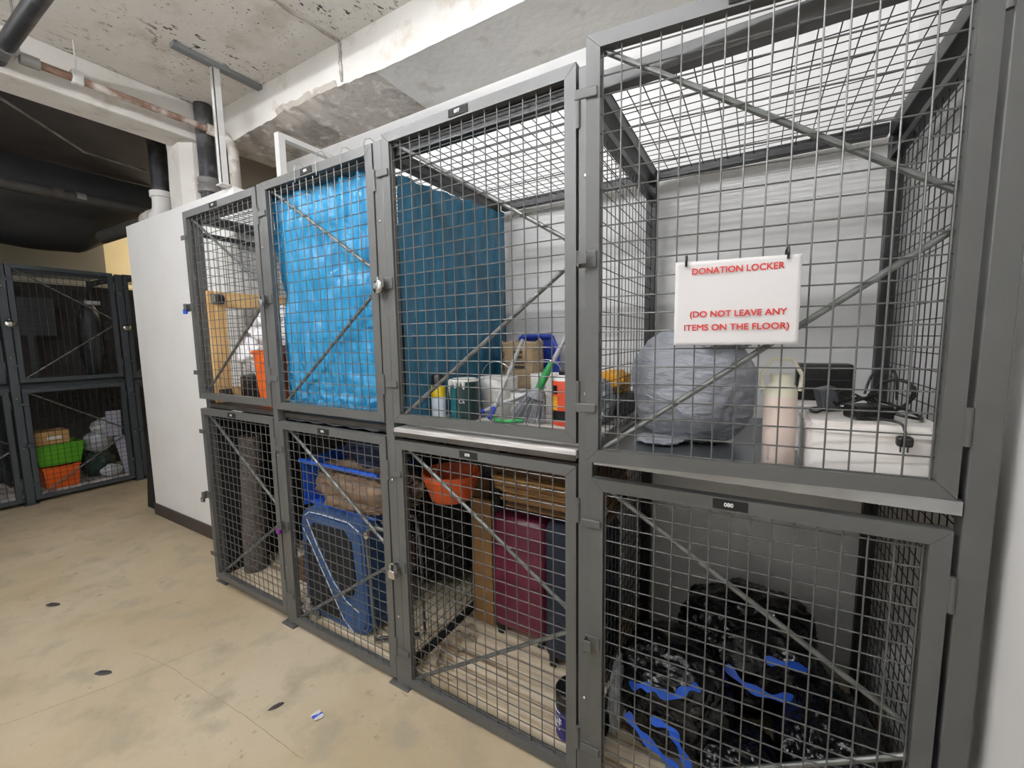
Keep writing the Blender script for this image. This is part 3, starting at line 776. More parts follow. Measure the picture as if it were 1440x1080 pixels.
MB().lathe((1.668, .20, Z), [(.0312, .105), (.0312, .148), (.03, .15)], 28).build('collar', 'yel2', k, smooth=True)
MB().lathe((1.668, .20, Z), [(.029, .15), (.028, .195), (.024, .2), (.001, .2)], 28).build('cap', 'black', k, smooth=True)
k = can('paint_can', 'dark teal paint can with white drips down its rim', 'can', 1.752, .275, .062, .178, 'tealdark')
q = MB(); q.lathe((1.752, .275, Z+.006), [(.0626, 0), (.0626, .16)], 60, close=False)
q.f = [f for f in q.f if (math.atan2(sum(q.v[i].y for i in f)/4-.275, sum(q.v[i].x for i in f)/4-1.752) % (2*PI)) > 3.4 and (math.atan2(sum(q.v[i].y for i in f)/4-.275, sum(q.v[i].x for i in f)/4-1.752) % (2*PI)) < 4.75]
q.build('label', 'teal', k, smooth=True)
q = MB()
for a_, l_ in ((3.5, .03), (3.7, .075), (3.9, .05), (4.15, .028), (4.4, .018), (4.7, .03), (5.0, .02), (5.3, .035)):
    x_, y_ = 1.752+.0625*math.cos(a_), .275+.0625*math.sin(a_)
    q.tube([(x_, y_, Z+.172), (x_, y_, Z+.172-l_*.6), (x_, y_, Z+.172-l_)], [.010, .007, .003], 8)
q.lathe((1.752, .275, Z+.168), [(.0635, 0), (.0645, .005), (.0635, .011)], 32)
q.build('drip', 'drip', k, smooth=True)
text('lettering', 'CE', .022, 'ink', k, Matrix.Translation((1.752, .275, Z+.085)) @ Matrix.Rotation(.45, 4, 'Z') @ Matrix.Translation((0, -.0632, 0)) @ Matrix.Rotation(PI/2, 4, 'X'))
can('bucket', 'cloudy white lidded bucket with a wire bail beside the teal paint can', 'bucket', 1.81, .47, .088, .172, 'bucket', 'drip', bail=True)
can('bucket', 'cloudy white lidded bucket behind the grey broom', 'bucket', 2.005, .60, .085, .18, 'bucket', 'tub', bail=True)
q = can('bucket', 'small pale pail in front of the brown paper sack', 'bucket', 1.955, .42, .048, .12, 'bucket', 'galv')
k = thing('paper_sack', 'brown paper sack with dark printing and a rumpled open top', 'sack', (1.79, .74, Z))
q = MB()
def sk(u, v):
    a = u*2*PI; cx, cy = math.cos(a), math.sin(a)
    e = .55
    x = .105*math.copysign(abs(cx)**e, cx); y = .065*math.copysign(abs(cy)**e, cy)
    n = .012*noise.noise(Vector((cx*2, cy*2, v*5)))*(.3+v)+.01*noise.noise(Vector((cx*5, cy*5, v*9)))*v
    z = .335*v+(.02*noise.noise(Vector((cx*3, cy*3, 7))) if v > .9 else 0)
    return (1.79+x*(1+n*4), .74+y*(1+n*4), Z+z)
q.grid(sk, 60, 26); q.build('sack', 'brownpaper', k, smooth=True, solid=.002)
text('lettering', 'BOND', .034, 'inkdark', k, front(1.715, .662, Z+.235) @ Matrix.Rotation(PI/2, 4, 'Z'), .0008)
q = MB()
for z_ in (.2, .225, .25, .275): q.box(1.78, 1.84-.012*(z_ > .24), .6655, .667, Z+z_, Z+z_+.012)
q.build('print', 'inkdark', k)
k = thing('dustpan', 'blue plastic dustpan standing upright against the back wall behind the sack', 'dustpan', (1.79, .86, Z))
P = [(1.66, Z), (1.93, Z), (1.945, Z+.27), (1.905, Z+.36), (1.725, Z+.36), (1.66, Z+.25)]
q = MB().prism(P, .865, .875, 'y')
for i in range(2, 6):
    a_, b_ = P[i], P[(i+1) % 6]
    q.tube([(a_[0], .855, a_[1]), (b_[0], .855, b_[1])], .013, 8)
q.build('pan', 'blueplastic', k)
def handled(name, label, cat, a_, b_, grip, r=.009, m='handle'):
    a_, b_ = Vector(a_), Vector(b_); d_ = (b_-a_).normalized()
    k = thing(name, label, cat, tuple(a_))
    MB().tube([a_+d_*grip, b_], r, 12).build('shaft', m, k, smooth=True)
    MB().tube([a_, a_+d_*.004, a_+d_*(grip-.004), a_+d_*grip], [r*.8, r*1.35, r*1.3, r*1.05], 12).build('grip', 'blueplastic', k, smooth=True)
    return k
handled('mop_handle', 'grey handle with a blue tip rising steeply against the paper sack', 'handle', (1.886, .265, Z+.012), (1.868, .60, 1.485), .06)
handled('mop_handle', 'grey handle with a blue tip lying low across to the broom', 'handle', (1.768, .315, Z+.012), (2.085, .40, 1.29), .06)
tag(MB().tube([(1.87, .33, Z+.008), (1.92, .27, Z+.008), (1.98, .26, Z+.01), (2.03, .3, Z+.012)], .008, 10).build('scrubbing_brush', 'green', smooth=True), 'small green plastic handle lying on the shelf under the broom', 'brush')
k = thing('broom', 'grey bristled broom with a green collar standing bristles down', 'broom', (2.03, .31, Z))
q = MB()
A = Vector((2.085, .32, 1.262)); U = Vector((.30, .06, .95)).normalized(); W = Vector((.95, .02, -.30)).normalized()
rng = random.Random(3)
for i in range(150):
    s_ = rng.uniform(-1, 1); d_ = rng.uniform(-1, 1)
    top = A+W*s_*.038+Vector((0, 1, 0))*d_*.012
    e = Vector((2.035+s_*.09, .315+d_*.03-.01*s_, Z+.004+.012*rng.random()+max(0, -s_)*.004))
    q.tube([top, (top+e)/2+Vector((0, 0, .003)), e], .0018, 4)
q.build('bristles', 'bristle', k)['kind'] = 'stuff'
q = MB(); q.tube([A-U*.012, A+U*.01, A+U*.03], [.04, .036, .018], 14); q.build('head', 'bristle', k, smooth=True)
B_ = A+U*.03
MB().tube([B_, B_+Vector((.03, .0, .055)), B_+Vector((.06, 0, .105))], [.016, .017, .012], 14).build('collar', 'green', k, smooth=True)
MB().tube([B_+Vector((.058, 0, .1)), (2.216, .325, 1.504), (2.30, .35, 1.645)], .0095, 12).build('handle', 'handle', k, smooth=True)
k = thing('paint_thinner_can', 'orange red can with white shoulder and black cap by the right post', 'can', (2.2, .36, Z))
MB().lathe((2.192, .365, Z), [(.052, 0), (.053, .004), (.053, .172), (.051, .178)], 32).build('body', 'redcan', k, smooth=True)
MB().lathe((2.192, .365, Z), [(.051, .176), (.045, .188), (.03, .197), (.03, .2)], 32).build('shoulder', 'drip', k, smooth=True)
MB().lathe((2.192, .365, Z), [(.028, .2), (.028, .214), (.02, .216), (.001, .216)], 24).build('cap', 'black', k, smooth=True)
q = MB(); q.lathe((2.192, .365, Z+.02), [(.0536, 0), (.0536, .04)], 48, close=False); q.build('label_band', 'black', k, smooth=True)
q = MB(); q.lathe((2.192, .365, Z+.125), [(.0536, 0), (.0536, .035)], 48, close=False)
q.f = [f for f in q.f if sum(q.v[i].x for i in f)/4 < 2.18 and sum(q.v[i].y for i in f)/4 < .365]; q.build('label', 'black', k, smooth=True)
q = MB(); q.lathe((2.192, .365, Z+.062), [(.0536, 0), (.0536, .055)], 48, close=False)
q.f = [f for f in q.f if sum(q.v[i].x for i in f)/4 < 2.178 and sum(q.v[i].y for i in f)/4 < .365]; q.build('label', 'yellow', k, smooth=True)
tag(MB().blob((2.30, .43, 1.235), (.065, .10, .095), 12, .2, ridge=.22, flat=.96, sub=5).build('plastic_bag', 'greybag', smooth=True), 'crumpled pale plastic bag beside the divider mesh near the orange red can', 'bag')
k = thing('storage_case', 'dark grey plastic case on the shelf under the yellow cover', 'case', (2.30, .66, Z))
MB().box(2.235, 2.372, .56, .80, Z, Z+.095, ch=.008).build('body', 'greybox', k); MB().box(2.29, 2.33, .553, .561, Z+.06, Z+.08, ch=.003).build('latch', 'galv', k)
tag(MB().blob((2.30, .68, Z+.147), (.072, .11, .055), 15, .25, ridge=.12, flat=.95, sub=5).build('rubber_glove', 'yellow', smooth=True), 'yellow rubbery bundle on the dark grey case', 'bundle')

# ------------------------------------------------------------------ locker 073: dolly, cloth, crate
Z1 = 1.1405
k = thing('furniture_dolly', 'pine furniture dolly stood on edge along the side mesh, casters facing out', 'dolly', (.076, .33, Z1))
MB().box(.064, .09, .052, .145, Z1, 1.80, ch=.004).build('plank', 'pine', k)
MB().box(.064, .09, .52, .61, Z1, 1.80, ch=.004).build('plank', 'pine', k)
MB().box(.064, .09, .146, .519, 1.71, 1.80, ch=.004).build('plank', 'pine_h', k)
MB().box(.064, .09, .146, .519, Z1, 1.23, ch=.004).build('plank', 'pine_h', k)
for y_, z_ in ((.10, 1.755), (.10, 1.19), (.56, 1.755), (.56, 1.19)):
    q = MB().box(.09, .094, y_-.035, y_+.035, z_-.03, z_+.03); q.box(.094, .118, y_-.022, y_-.018, z_-.02, z_+.02); q.box(.094, .118, y_+.018, y_+.022, z_-.02, z_+.02)
    q = q.build('caster', 'steel', k)
    MB().tube([(.122, y_-.014, z_-.004), (.122, y_+.014, z_-.004)], .026, 18).build('wheel', 'blackmat', q, smooth=True)
tag(MB().blob((.40, .27, 1.56), (.19, .13, .14), 22, .3, 2.6, ridge=.16, sub=5).blob((.29, .22, 1.42), (.12, .11, .12), 24, .25, 2.4, ridge=.14, sub=5).build('white_cloth', 'whitecloth', smooth=True), 'white crumpled cloth draped over the orange bin and black case', 'cloth')
crate('plastic_bin', .44, .72, .09, .46, Z1, 1.44, 'orange', 'orange plastic bin half hidden behind the locker post', 'bin', flare=.018)
k = thing('black_case', 'black case on the shelf under the white cloth', 'case', (.29, .28, Z1))
MB().box(.18, .42, .14, .45, Z1, 1.30, ch=.012).build('body', 'black', k); MB().box(.27, .33, .13, .141, 1.25, 1.27, ch=.004).build('handle', 'blackmat', k)

# ------------------------------------------------------------------ locker 074: dark roll and bundles
q = MB(); seg = 40; rows = 130; V = []; F = []
for j in range(rows+1):
    z_ = .06+.86*j/rows
    for i in range(seg):
        a_ = 2*PI*i/seg
        r_ = .066*(1+.07*math.sin(8*a_+z_*150)*math.sin(8*a_-z_*150)+.05*noise.noise(Vector((math.cos(a_)*3, math.sin(a_)*3, z_*14))))
        V.append((.135+r_*math.cos(a_), .17+r_*math.sin(a_)+.04*(z_-.06), z_))
for j in range(rows):
    for i in range(seg):
        F.append((j*seg+i, j*seg+(i+1) % seg, (j+1)*seg+(i+1) % seg, (j+1)*seg+i))
F += [tuple(range(seg))[::-1], tuple(rows*seg+i for i in range(seg))]
q.add(V, F)
M['braid'] = mat('braided_grey', '#574f49', .85, 0, .3, 25, .5, 90)
tag(q.build('braided_roll', 'braid', smooth=True), 'tall braided grey brown roll standing inside the end lower locker', 'roll')
tag(MB().blob((.42, .66, .50), (.32, .16, .45), 31, .12, 1.6, flat=.97, sub=5, ridge=.06, power=.7).build('wrapped_bundle', 'darkfab', smooth=True), 'large black wrapped bundle filling the back of the end lower locker', 'bundle')
tag(MB().box(.039, .05, .047, .85, .062, 1.06, ch=.003).build('added_dark_panel', 'blackmat'), 'flat black panel added along the end side mesh to darken the locker', 'panel')  # added to cover the bright wall and keep this side dark
tag(MB().box(.42, .62, .22, .36, .059, .155, ch=.004).build('wood_block', 'cardboard_d'), 'brown block on the pale deck of the end lower locker', 'block')

# ------------------------------------------------------------------ locker 076: folded denim blue seat, frame, bin
k = thing('folded_stroller', 'folded denim blue padded seat with black panels and white piping standing behind the door', 'seat', (1.05, .16, .058))
def rpoly(x0, x1, z0, z1, r, n=6, skew=0.):
    P = []
    for cx, cz, a0 in ((x1-r, z1-r, 0), (x0+r, z1-r, 90), (x0+r, z0+r, 180), (x1-r, z0+r, 270)):
        for j in range(n+1):
            a_ = math.radians(a0+90*j/n); z_ = cz+r*math.sin(a_)
            P.append((cx+r*math.cos(a_)+skew*(z_-z0), z_))
    return P
q = MB()
R0 = rpoly(.815, 1.31, .058, .64, .085, skew=-.02)
for d0, d1, g in ((.085, .26, 0), (.073, .085, .008), (.064, .073, .022)):
    q.prism([(a_+(g if a_ < 1.06 else -g), b_+(g if b_ < .35 else -g)) for a_, b_ in R0], d0, d1, 'y')
q.build('cushion', 'jean', k, smooth=True)
up = [(.93, .575), (1.16, .585), (1.215, .54), (1.235, .36), (1.21, .27), (1.15, .245), (1.07, .32), (.96, .48), (.91, .55)]
lo = [(.85, .46), (.875, .47), (1.10, .14), (1.12, .105), (.89, .105), (.855, .14)]
MB().prism(up, .058, .066, 'y').build('panel', 'darkfab', k)
MB().prism(lo, .058, .066, 'y').build('panel', 'darkfab', k)
MB().tube([(.845, .06, .53), (.9, .058, .46), (1.0, .058, .31), (1.13, .058, .12), (1.2, .06, .07)], .0028, 6).build('piping', 'piping', k)
MB().tube([(.88, .06, .585), (.95, .058, .47), (1.07, .057, .30), (1.16, .057, .225), (1.25, .06, .19)], .0028, 6).build('piping', 'piping', k)
MB().tube([(.86, .064, .6), (.9, .062, .626), (1.0, .062, .632), (1.2, .062, .632), (1.27, .064, .6)], .003, 6).build('piping', 'piping', k)
k = thing('folding_frame', 'bent grey tube frame of a folded chair to the right of the denim seat', 'frame', (1.42, .12, .058))
MB().tube(cord([(1.345, .07, .075), (1.33, .07, .35), (1.315, .07, .58), (1.34, .075, .625), (1.39, .085, .635), (1.44, .1, .6), (1.475, .11, .45), (1.50, .12, .075)]), .0075, 10).build('tube', 'rod', k, smooth=True)
MB().tube(cord([(1.42, .2, .075), (1.41, .2, .4), (1.40, .19, .62), (1.45, .2, .66), (1.50, .22, .6), (1.515, .22, .075)]), .0075, 10).build('tube', 'rod', k, smooth=True)
MB().tube([(1.34, .07, .082), (1.50, .2, .082)], .009, 10).build('foot_bar', 'black', k)
for j in range(4):
    MB().tube([(1.33+.02*j, .11+.02*j, .64), (1.42+.03*j, .15+.01*j, .55-.02*j)], .0024, 6).build('spoke', 'steel', k)
MB().lathe((1.33, .065, .60), [(.016, -.012), (.016, .012)], 14, (0, 1, 0)).build('joint', 'chrome', k)
k = thing('stacking_bin', 'bright blue open fronted bin lying on top of the denim seat', 'bin', (1.16, .26, .67))
MB().prism([(.09, .642), (.42, .642), (.42, .90), (.09, .88)], .822, .832, 'x').build('side', 'bluebin', k)
MB().box(.832, 1.32, .41, .42, .642, .90).build('back', 'bluebin', k); MB().box(.832, 1.32, .12, .41, .642, .652).build('base', 'bluebin', k)
MB().box(.815, 1.40, .074, .094, .872, .893, ch=.005).build('rim', 'bluebin', k)
tag(MB().blob((1.165, .22, .762), (.325, .145, .118), 33, .18, 2.4, flat=.95, sub=5, ridge=.14, power=.8).build('cloth_bag', 'brownbag', smooth=True), 'rumpled brown cloth bag inside the blue bin', 'bag')
tag(MB().blob((1.22, .27, .935), (.24, .12, .085), 35, .2, 2.2, sub=5, ridge=.12).build('folded_coat', 'bluecloth', smooth=True), 'dark blue cloth heaped on the blue bin under the shelf', 'cloth')
for (x_, z_, s_), l in zip(((.835, .085, .03), (.875, .08, .026), (.92, .075, .022), (.855, .128, .026)), ('crumpled grey scrap in the bottom corner by the post', 'crumpled grey scrap second from the post', 'smallest crumpled grey scrap, furthest from the post', 'crumpled grey scrap on top of the other scraps')):
    tag(MB().blob((x_, .048, z_), (s_, .015, s_), int(x_*1000), .25, ridge=.35, sub=4).build('paper_scrap', 'rubble', smooth=True), l+', below the denim seat', 'scrap', 'crumpled scraps below the denim seat')

tag(MB().blob((1.18, .66, .48), (.33, .17, .42), 38, .12, 1.7, flat=.97, sub=5, ridge=.08, power=.75).build('added_dark_mass', 'darkfab', smooth=True), 'large black mass added to darken the back of the denim seat locker', 'sack')  # filler added so the back of this locker reads dark
# dark plastic over the shelf of locker 075
q = MB(); q.grid(lambda u, v: (.81+.72*u, .04+.03*v+.008*noise.noise(Vector((u*9, v*4, 2))), 1.105+.04*v+.006*noise.noise(Vector((u*11, v*3, 6)))), 60, 10)
tag(q.build('plastic_sheet', 'darksheet', smooth=True, solid=.002), 'dark shiny plastic sheet hanging over the shelf edge below the blue tarp', 'sheet')

# ------------------------------------------------------------------ locker 078: suitcases, cardboard, hanging pot, can
k = thing('hanging_pot', 'orange plastic plant pot hanging under the shelf', 'pot', (1.715, .21, .80))
MB().lathe((1.715, .21, .80), [(.085, 0), (.09, .004), (.122, .1), (.128, .1), (.128, .122), (.12, .122), (.112, .1), (.08, .012), (.001, .012)], 36).build('body', 'orange_d', k, smooth=True)
for j in range(3):
    a_ = j*2.1+.6; MB().tube([(1.715+.126*math.cos(a_), .21+.126*math.sin(a_), .92), (1.715, .21, 1.113)], .0016, 6).build('hanger', 'galv', k)
def suitcase(x0, x1, y0, y1, z0, z1, m, label):
    k = thing('suitcase', label, 'suitcase', ((x0+x1)/2, (y0+y1)/2, .058))
    MB().box(x0, x1, y0, y1, z0, z1, ch=.035).build('shell', m, k, smooth=True)
    MB().tube([(x0+.002, (y0+y1)/2, z0+.04), (x0+.002, (y0+y1)/2, z1-.04), (x0+.04, (y0+y1)/2, z1-.0), (x1-.04, (y0+y1)/2, z1-.0), (x1-.002, (y0+y1)/2, z1-.04), (x1-.002, (y0+y1)/2, z0+.04)], .005, 8).build('zip', 'blackmat', k, smooth=True)
    MB().tube([((x0+x1)/2-.06, (y0+y1)/2-.05, z1), ((x0+x1)/2-.05, (y0+y1)/2-.05, z1+.018), ((x0+x1)/2+.05, (y0+y1)/2-.05, z1+.018), ((x0+x1)/2+.06, (y0+y1)/2-.05, z1)], .007, 8).build('handle', 'black', k, smooth=True)
    for x_ in (x0+.035, x1-.035):
        for y_ in (y0+.03, y1-.03):
            w_ = MB().box(x_-.014, x_+.014, y_-.02, y_+.02, .085, z0+.02, ch=.004).build('caster', 'black', k)
            MB().tube([(x_-.01, y_, .08), (x_+.01, y_, .08)], .0215, 16).build('wheel', 'blackmat', w_, smooth=True)
    return k
suitcase(1.79, 2.075, .40, .63, .105, .675, 'burg', 'burgundy hard shell suitcase standing on its wheels')
suitcase(2.10, 2.368, .33, .58, .105, .715, 'navy', 'dark navy suitcase standing beside the burgundy one')
CB = [(.741, 1.90, 2.365, .36, .62, .018, 'cardboard'), (.760, 1.92, 2.37, .34, .66, .022, 'cardboard_d'), (.783, 1.89, 2.36, .33, .66, .014, 'cardboard'), (.798, 1.93, 2.37, .31, .64, .026, 'cardboard'), (.825, 1.9, 2.36, .32, .66, .016, 'cardboard_l'), (.842, 1.88, 2.365, .3, .68, .03, 'cardboard'), (.873, 1.87, 2.36, .3, .66, .024, 'cardboard_l'), (.898, 1.84, 2.37, .34, .68, .05, 'cardboard_d')]
NM = ['lowest flattened cardboard box, resting on the navy suitcase', 'dark flattened cardboard box second from the bottom of the pile', 'flattened cardboard box third from the bottom of the pile', 'thick flattened cardboard box fourth from the bottom of the pile', 'thin light flattened cardboard box fourth from the top of the pile', 'thick flattened cardboard box third from the top of the pile', 'light flattened cardboard box second from the top of the pile', 'topmost dark cardboard box on the pile, thickest of all']
for i, (z_, x0, x1, y0, y1, h_, m_) in enumerate(CB):
    q = MB(); q.box(x0, x1, y0, y1, z_, z_+h_*.46, ch=.001); q.box(x0+.006, x1-.002, y0+.004, y1-.006, z_+h_*.5, z_+h_*.96, ch=.001); q.box(x0+.0, x0+.006, y0, y1, z_, z_+h_*.96, ch=.001)
    q = q.build('flattened_box', m_); tag(q, NM[i], 'box', 'flattened boxes piled on the suitcases')
    if i == 6: text('print', 'EGOODS', .02, 'inkdark', q, front(2.17, y0-.0006, z_+.0055), .0004)
tag(MB().box(1.61, 1.715, .50, .53, .059, .80, rot=(0, .02, 0), ch=.002).build('flattened_box', 'cardboard_d'), 'darker folded cardboard sheet standing behind, left of the burgundy suitcase', 'box', 'cardboard sheets standing beside the burgundy suitcase')
tag(MB().box(1.665, 1.775, .43, .455, .061, .72, rot=(.03, .015, 0), ch=.002).build('flattened_box', 'cardboard'), 'paler folded cardboard sheet standing against the burgundy suitcase', 'box', 'cardboard sheets standing beside the burgundy suitcase')
k = thing('paint_can', 'purple labelled paint can behind the door frame on the pale deck', 'can', (2.322, .115, .058))
MB().lathe((2.322, .115, .058), [(.06, 0), (.062, .004), (.062, .11), (.061, .114)], 32).build('body', 'purplecan', k, smooth=True)
MB().lathe((2.322, .115, .058), [(.0625, .112), (.0625, .165), (.058, .172), (.05, .174), (.001, .174)], 32).build('lid', 'black', k, smooth=True)
q = MB()
for z_, s_ in ((.108, 1), (.045, 1), (.035, -1)):
    q.tube([(2.322+.0628*math.cos(a_), .115+.0628*math.sin(a_), .058+z_+.01*s_*math.cos(a_)) for a_ in [PI*1.05+j*.11 for j in range(10)]], .0014, 6)
q.build('stripe', 'ink', k)
text('lettering', 'GF', .042, 'ink', k, Matrix.Translation((2.322, .115, .058+.07)) @ Matrix.Rotation(-.62, 4, 'Z') @ Matrix.Translation((0, -.0632, 0)) @ Matrix.Rotation(PI/2, 4, 'X'), .0006)
q = MB()
rng = random.Random(5)
for j in range(34):
    x_, y_ = 1.63+.1*rng.random(), .07+.33*rng.random(); s_ = .012+.022*rng.random()
    a_ = rng.random()*6.28
    q.tube([(x_, y_, .061+.01*rng.random()), (x_+s_*math.cos(a_), y_+s_*math.sin(a_), .068+.03*rng.random()), (x_+2*s_*math.cos(a_+.4), y_+2*s_*math.sin(a_+.4), .062+.012*rng.random())], [.001, .006, .001], 5)
tag(q.build('dry_leaves', 'debris'), 'dry leaf and straw debris along the divider on the pale deck', 'debris', kind='stuff')
q = MB()
for j in range(9):
    c_ = Vector((1.618, .062, .52+.017*j)); q.tube([c_+Vector((.006*math.cos(a_)*(j % 2), .006*math.cos(a_)*((j+1) % 2), .012*math.sin(a_))) for a_ in [2*PI*i/10 for i in range(10)]], .0018, 6, closed=True)
tag(q.build('chain', 'steel', smooth=True), 'short steel chain hanging inside the post beside the suitcase locker', 'chain')

# ------------------------------------------------------------------ locker 080: black bags with blue ties
Z8 = .058
def ribbon(mb, pts, w=.014, th=.0015):
    P = cord(pts); V = []; F = []
    for i, p in enumerate(P):
        t_ = (P[min(i+1, len(P)-1)]-P[max(i-1, 0)]).normalized(); up = t_.cross(Vector((.3, -1, .35)).normalized()).normalized()
        n_ = t_.cross(up)
        tw = w*(.75+.35*math.sin(i*.7))
        for s1, s2 in ((-1, -1), (1, -1), (1, 1), (-1, 1)): V.append(p+up*tw*s1+n_*th*s2)
    for i in range(len(P)-1):
        for j in range(4): F.append((i*4+j, i*4+(j+1) % 4, i*4+4+(j+1) % 4, i*4+4+j))
    F += [(3, 2, 1, 0), tuple((len(P)-1)*4+j for j in range(4))]
    return mb.add(V, F)
def binbag(label, c, rad, seed, ties, **kw):
    k = thing('garbage_bag', label, 'bag', (c[0], c[1], Z8), 'black bin bags in the lower locker')
    MB().blob(c, rad, seed, .16, 1.9, flat=.95, sub=6, ridge=.10, power=.85, fr2=4.5).build('bag', 'binbag', k, smooth=True)
    for P in ties:
        q = MB(); ribbon(q, P); q.build('tie', 'bluebin', k, smooth=True)
    return k
binbag('nearest black bin bag with long blue ties hanging down its front', (2.64, .30, .235), (.19, .19, .185), 51,
       [[(2.53, .11, .33), (2.57, .10, .355), (2.61, .10, .36), (2.66, .12, .34), (2.70, .14, .37), (2.735, .13, .40)],
        [(2.52, .10, .235), (2.57, .085, .20), (2.64, .075, .165), (2.70, .075, .13), (2.76, .08, .09)],
        [(2.60, .10, .25), (2.66, .09, .255), (2.69, .085, .21), (2.73, .08, .14), (2.77, .08, .08)]])
binbag('large black bin bag heaped at the back with a blue tie across it', (2.86, .60, .265), (.25, .23, .22), 53,
       [[(2.80, .36, .33), (2.86, .34, .30), (2.94, .34, .29), (3.0, .36, .30)], [(2.92, .40, .37), (2.98, .40, .38), (3.04, .43, .36)]])
binbag('small black bin bag at the front between the two larger ones', (2.86, .20, .14), (.13, .13, .09), 59, [])
binbag('black bin bag on the right behind the red cloth', (3.085, .34, .19), (.135, .22, .14), 57, [])
tag(MB().blob((2.99, .095, .10), (.07, .05, .05), 61, .25, ridge=.2, flat=.9, sub=4).build('red_cloth', 'rubyred', smooth=True), 'dark red cloth poking out at the bottom right of the bin bag locker', 'cloth')
tag(MB().blob((2.95, .06, .075), (.035, .018, .02), 63, .2, ridge=.2, flat=.9, sub=4).build('paper_scrap', 'paper', smooth=True), 'white crumpled scrap beside the red cloth', 'scrap')
tag(MB().blob((2.462, .2, .2), (.02, .09, .14), 65, .2, ridge=.25, flat=.97, sub=4).build('plastic_bag', 'greybag', smooth=True), 'thin pale plastic bag squeezed between the divider mesh and the nearest bin bag', 'bag')

# ------------------------------------------------------------------ padlocks
def padlock(x, y, z, m, label, s=1., axis=0.):
    k = thing('padlock', label, 'padlock', (x, y, z))
    MB().box(x-.014*s, x+.014*s, y-.008*s, y+.008*s, z-.028*s, z, ch=.003*s).build('body', m, k, smooth=True)
    P = [(x-.009*s, y, z-.004*s), (x-.009*s, y, z+.012*s)]+[(x-.009*s*math.cos(j*PI/8), y, z+.012*s+.009*s*math.sin(j*PI/8)) for j in range(1, 8)]+[(x+.009*s, y, z+.012*s), (x+.009*s, y, z-.004*s)]
    MB().tube(P, .0026*s, 8).build('shackle', 'chrome', k, smooth=True)
def disclock(c, ax, label, s=1.):
    k = thing('disc_lock', label, 'padlock', c)
    MB().lathe(c, [(.022*s, -.011*s), (.029*s, -.006*s), (.03*s, 0), (.029*s, .006*s), (.022*s, .011*s), (.006*s, .012*s)], 28, ax).build('body', 'chrome', k, smooth=True)
    a = Vector(ax).normalized()
    MB().lathe(Vector(c)+a*.011*s, [(.012*s, 0), (.011*s, .003*s), (.004*s, .003*s)], 20, ax).build('keyhole', 'galv', k, smooth=True)
    MB().tube([Vector(c)+Vector((0, 0, .02*s)).cross(a)*.3+Vector((0, 0, .024*s)), Vector(c)+Vector((0, 0, .036*s)), Vector(c)-Vector((0, 0, .02*s)).cross(a)*.3+Vector((0, 0, .024*s))], .004*s, 8).build('shackle', 'chrome', k, smooth=True)
padlock(-.024, -.02, 1.695, 'bluebin', 'blue padlock on the hasp at the left end of the upper row')
padlock(-.02, -.024, .565, 'chrome', 'open steel padlock on the hasp at the left end of the lower row')
padlock(.77, -.026, 1.70, 'galv', 'small steel padlock on the hasp beside the blue tarp')
padlock(.77, -.026, .545, 'purplemetal', 'purple padlock between the first two lower lockers')
padlock(1.58, -.026, .545, 'chrome', 'steel padlock left of the suitcase locker door', 1.3)
disclock((1.576, -.026, 1.70), (-.25, -1, .1), 'round chrome disc lock between the blue tarp and the paint can locker')
disclock((-3.025, -.175, 1.71), (1, 0, .1), 'round disc lock at the left edge of the far lockers', 1.15)
disclock((-3.025, .645, 1.69), (1, 0, .1), 'round disc lock on the far lockers next to the white partition', 1.15)

# ------------------------------------------------------------------ things lying on the floor
k = MB(); k.grid(lambda u, v: (1.365+.04*u+.012*v, -.29+.035*v-.008*u, .003+.006*abs(math.sin(u*5+v*2))), 10, 8)
k = k.build('wrapper', 'paper', solid=.001); tag(k, 'small blue and white wrapper lying on the concrete floor', 'wrapper')
q = MB(); q.grid(lambda u, v: (1.365+.04*(.35+.3*u)+.012*v, -.29+.035*v-.008*(.35+.3*u), .0042+.006*abs(math.sin((.35+.3*u)*5+v*2))), 6, 8); q.build('stripe', 'bluebin', k, solid=.0006)
for (x_, y_, a_, s_), l in zip(((-.62, -.575, .4, .045), (.325, -.62, .5, .04), (1.2, -.33, 1.2, .03)), ('larger dark dry leaf lying far out on the concrete floor', 'dark dry leaf lying in the middle of the concrete floor', 'thin brown twig end lying near the wrapper')):
    q = MB(); n_ = 12
    q.lathe((x_, y_, .001), [(s_*.6, 0), (s_, .002), (s_*.7, .005), (.001, .006)], n_)
    for i, p in enumerate(q.v):
        d_ = p-Vector((x_, y_, .001)); d_.y *= .35; r_ = 1+.3*noise.noise(Vector((i*.9, a_, 0)))
        d_ = Matrix.Rotation(a_, 3, 'Z') @ Vector((d_.x*r_, d_.y*r_, d_.z)); q.v[i] = Vector((x_, y_, .001))+d_
    tag(q.build('dry_leaf', 'soot'), l, 'leaf')
q = MB()
def crackline(P):
    P = cord([(x_, y_, .0006) for x_, y_ in P]); P = [Vector((p.x+.006*noise.noise(Vector((p.x*20, p.y*20, 0))), p.y+.006*noise.noise(Vector((p.x*20, p.y*20, 5))), .0004)) for p in P]
    q.tube(P, .0009, 4)
crackline([(.28, -.5), (.51, -.455), (.80, -.44), (1.113, -.42), (1.5, -.41)])
crackline([(.319, -.92), (.423, -.70), (.511, -.455), (.55, -.3)])
struct(q.build('floor_crack', 'debris'))

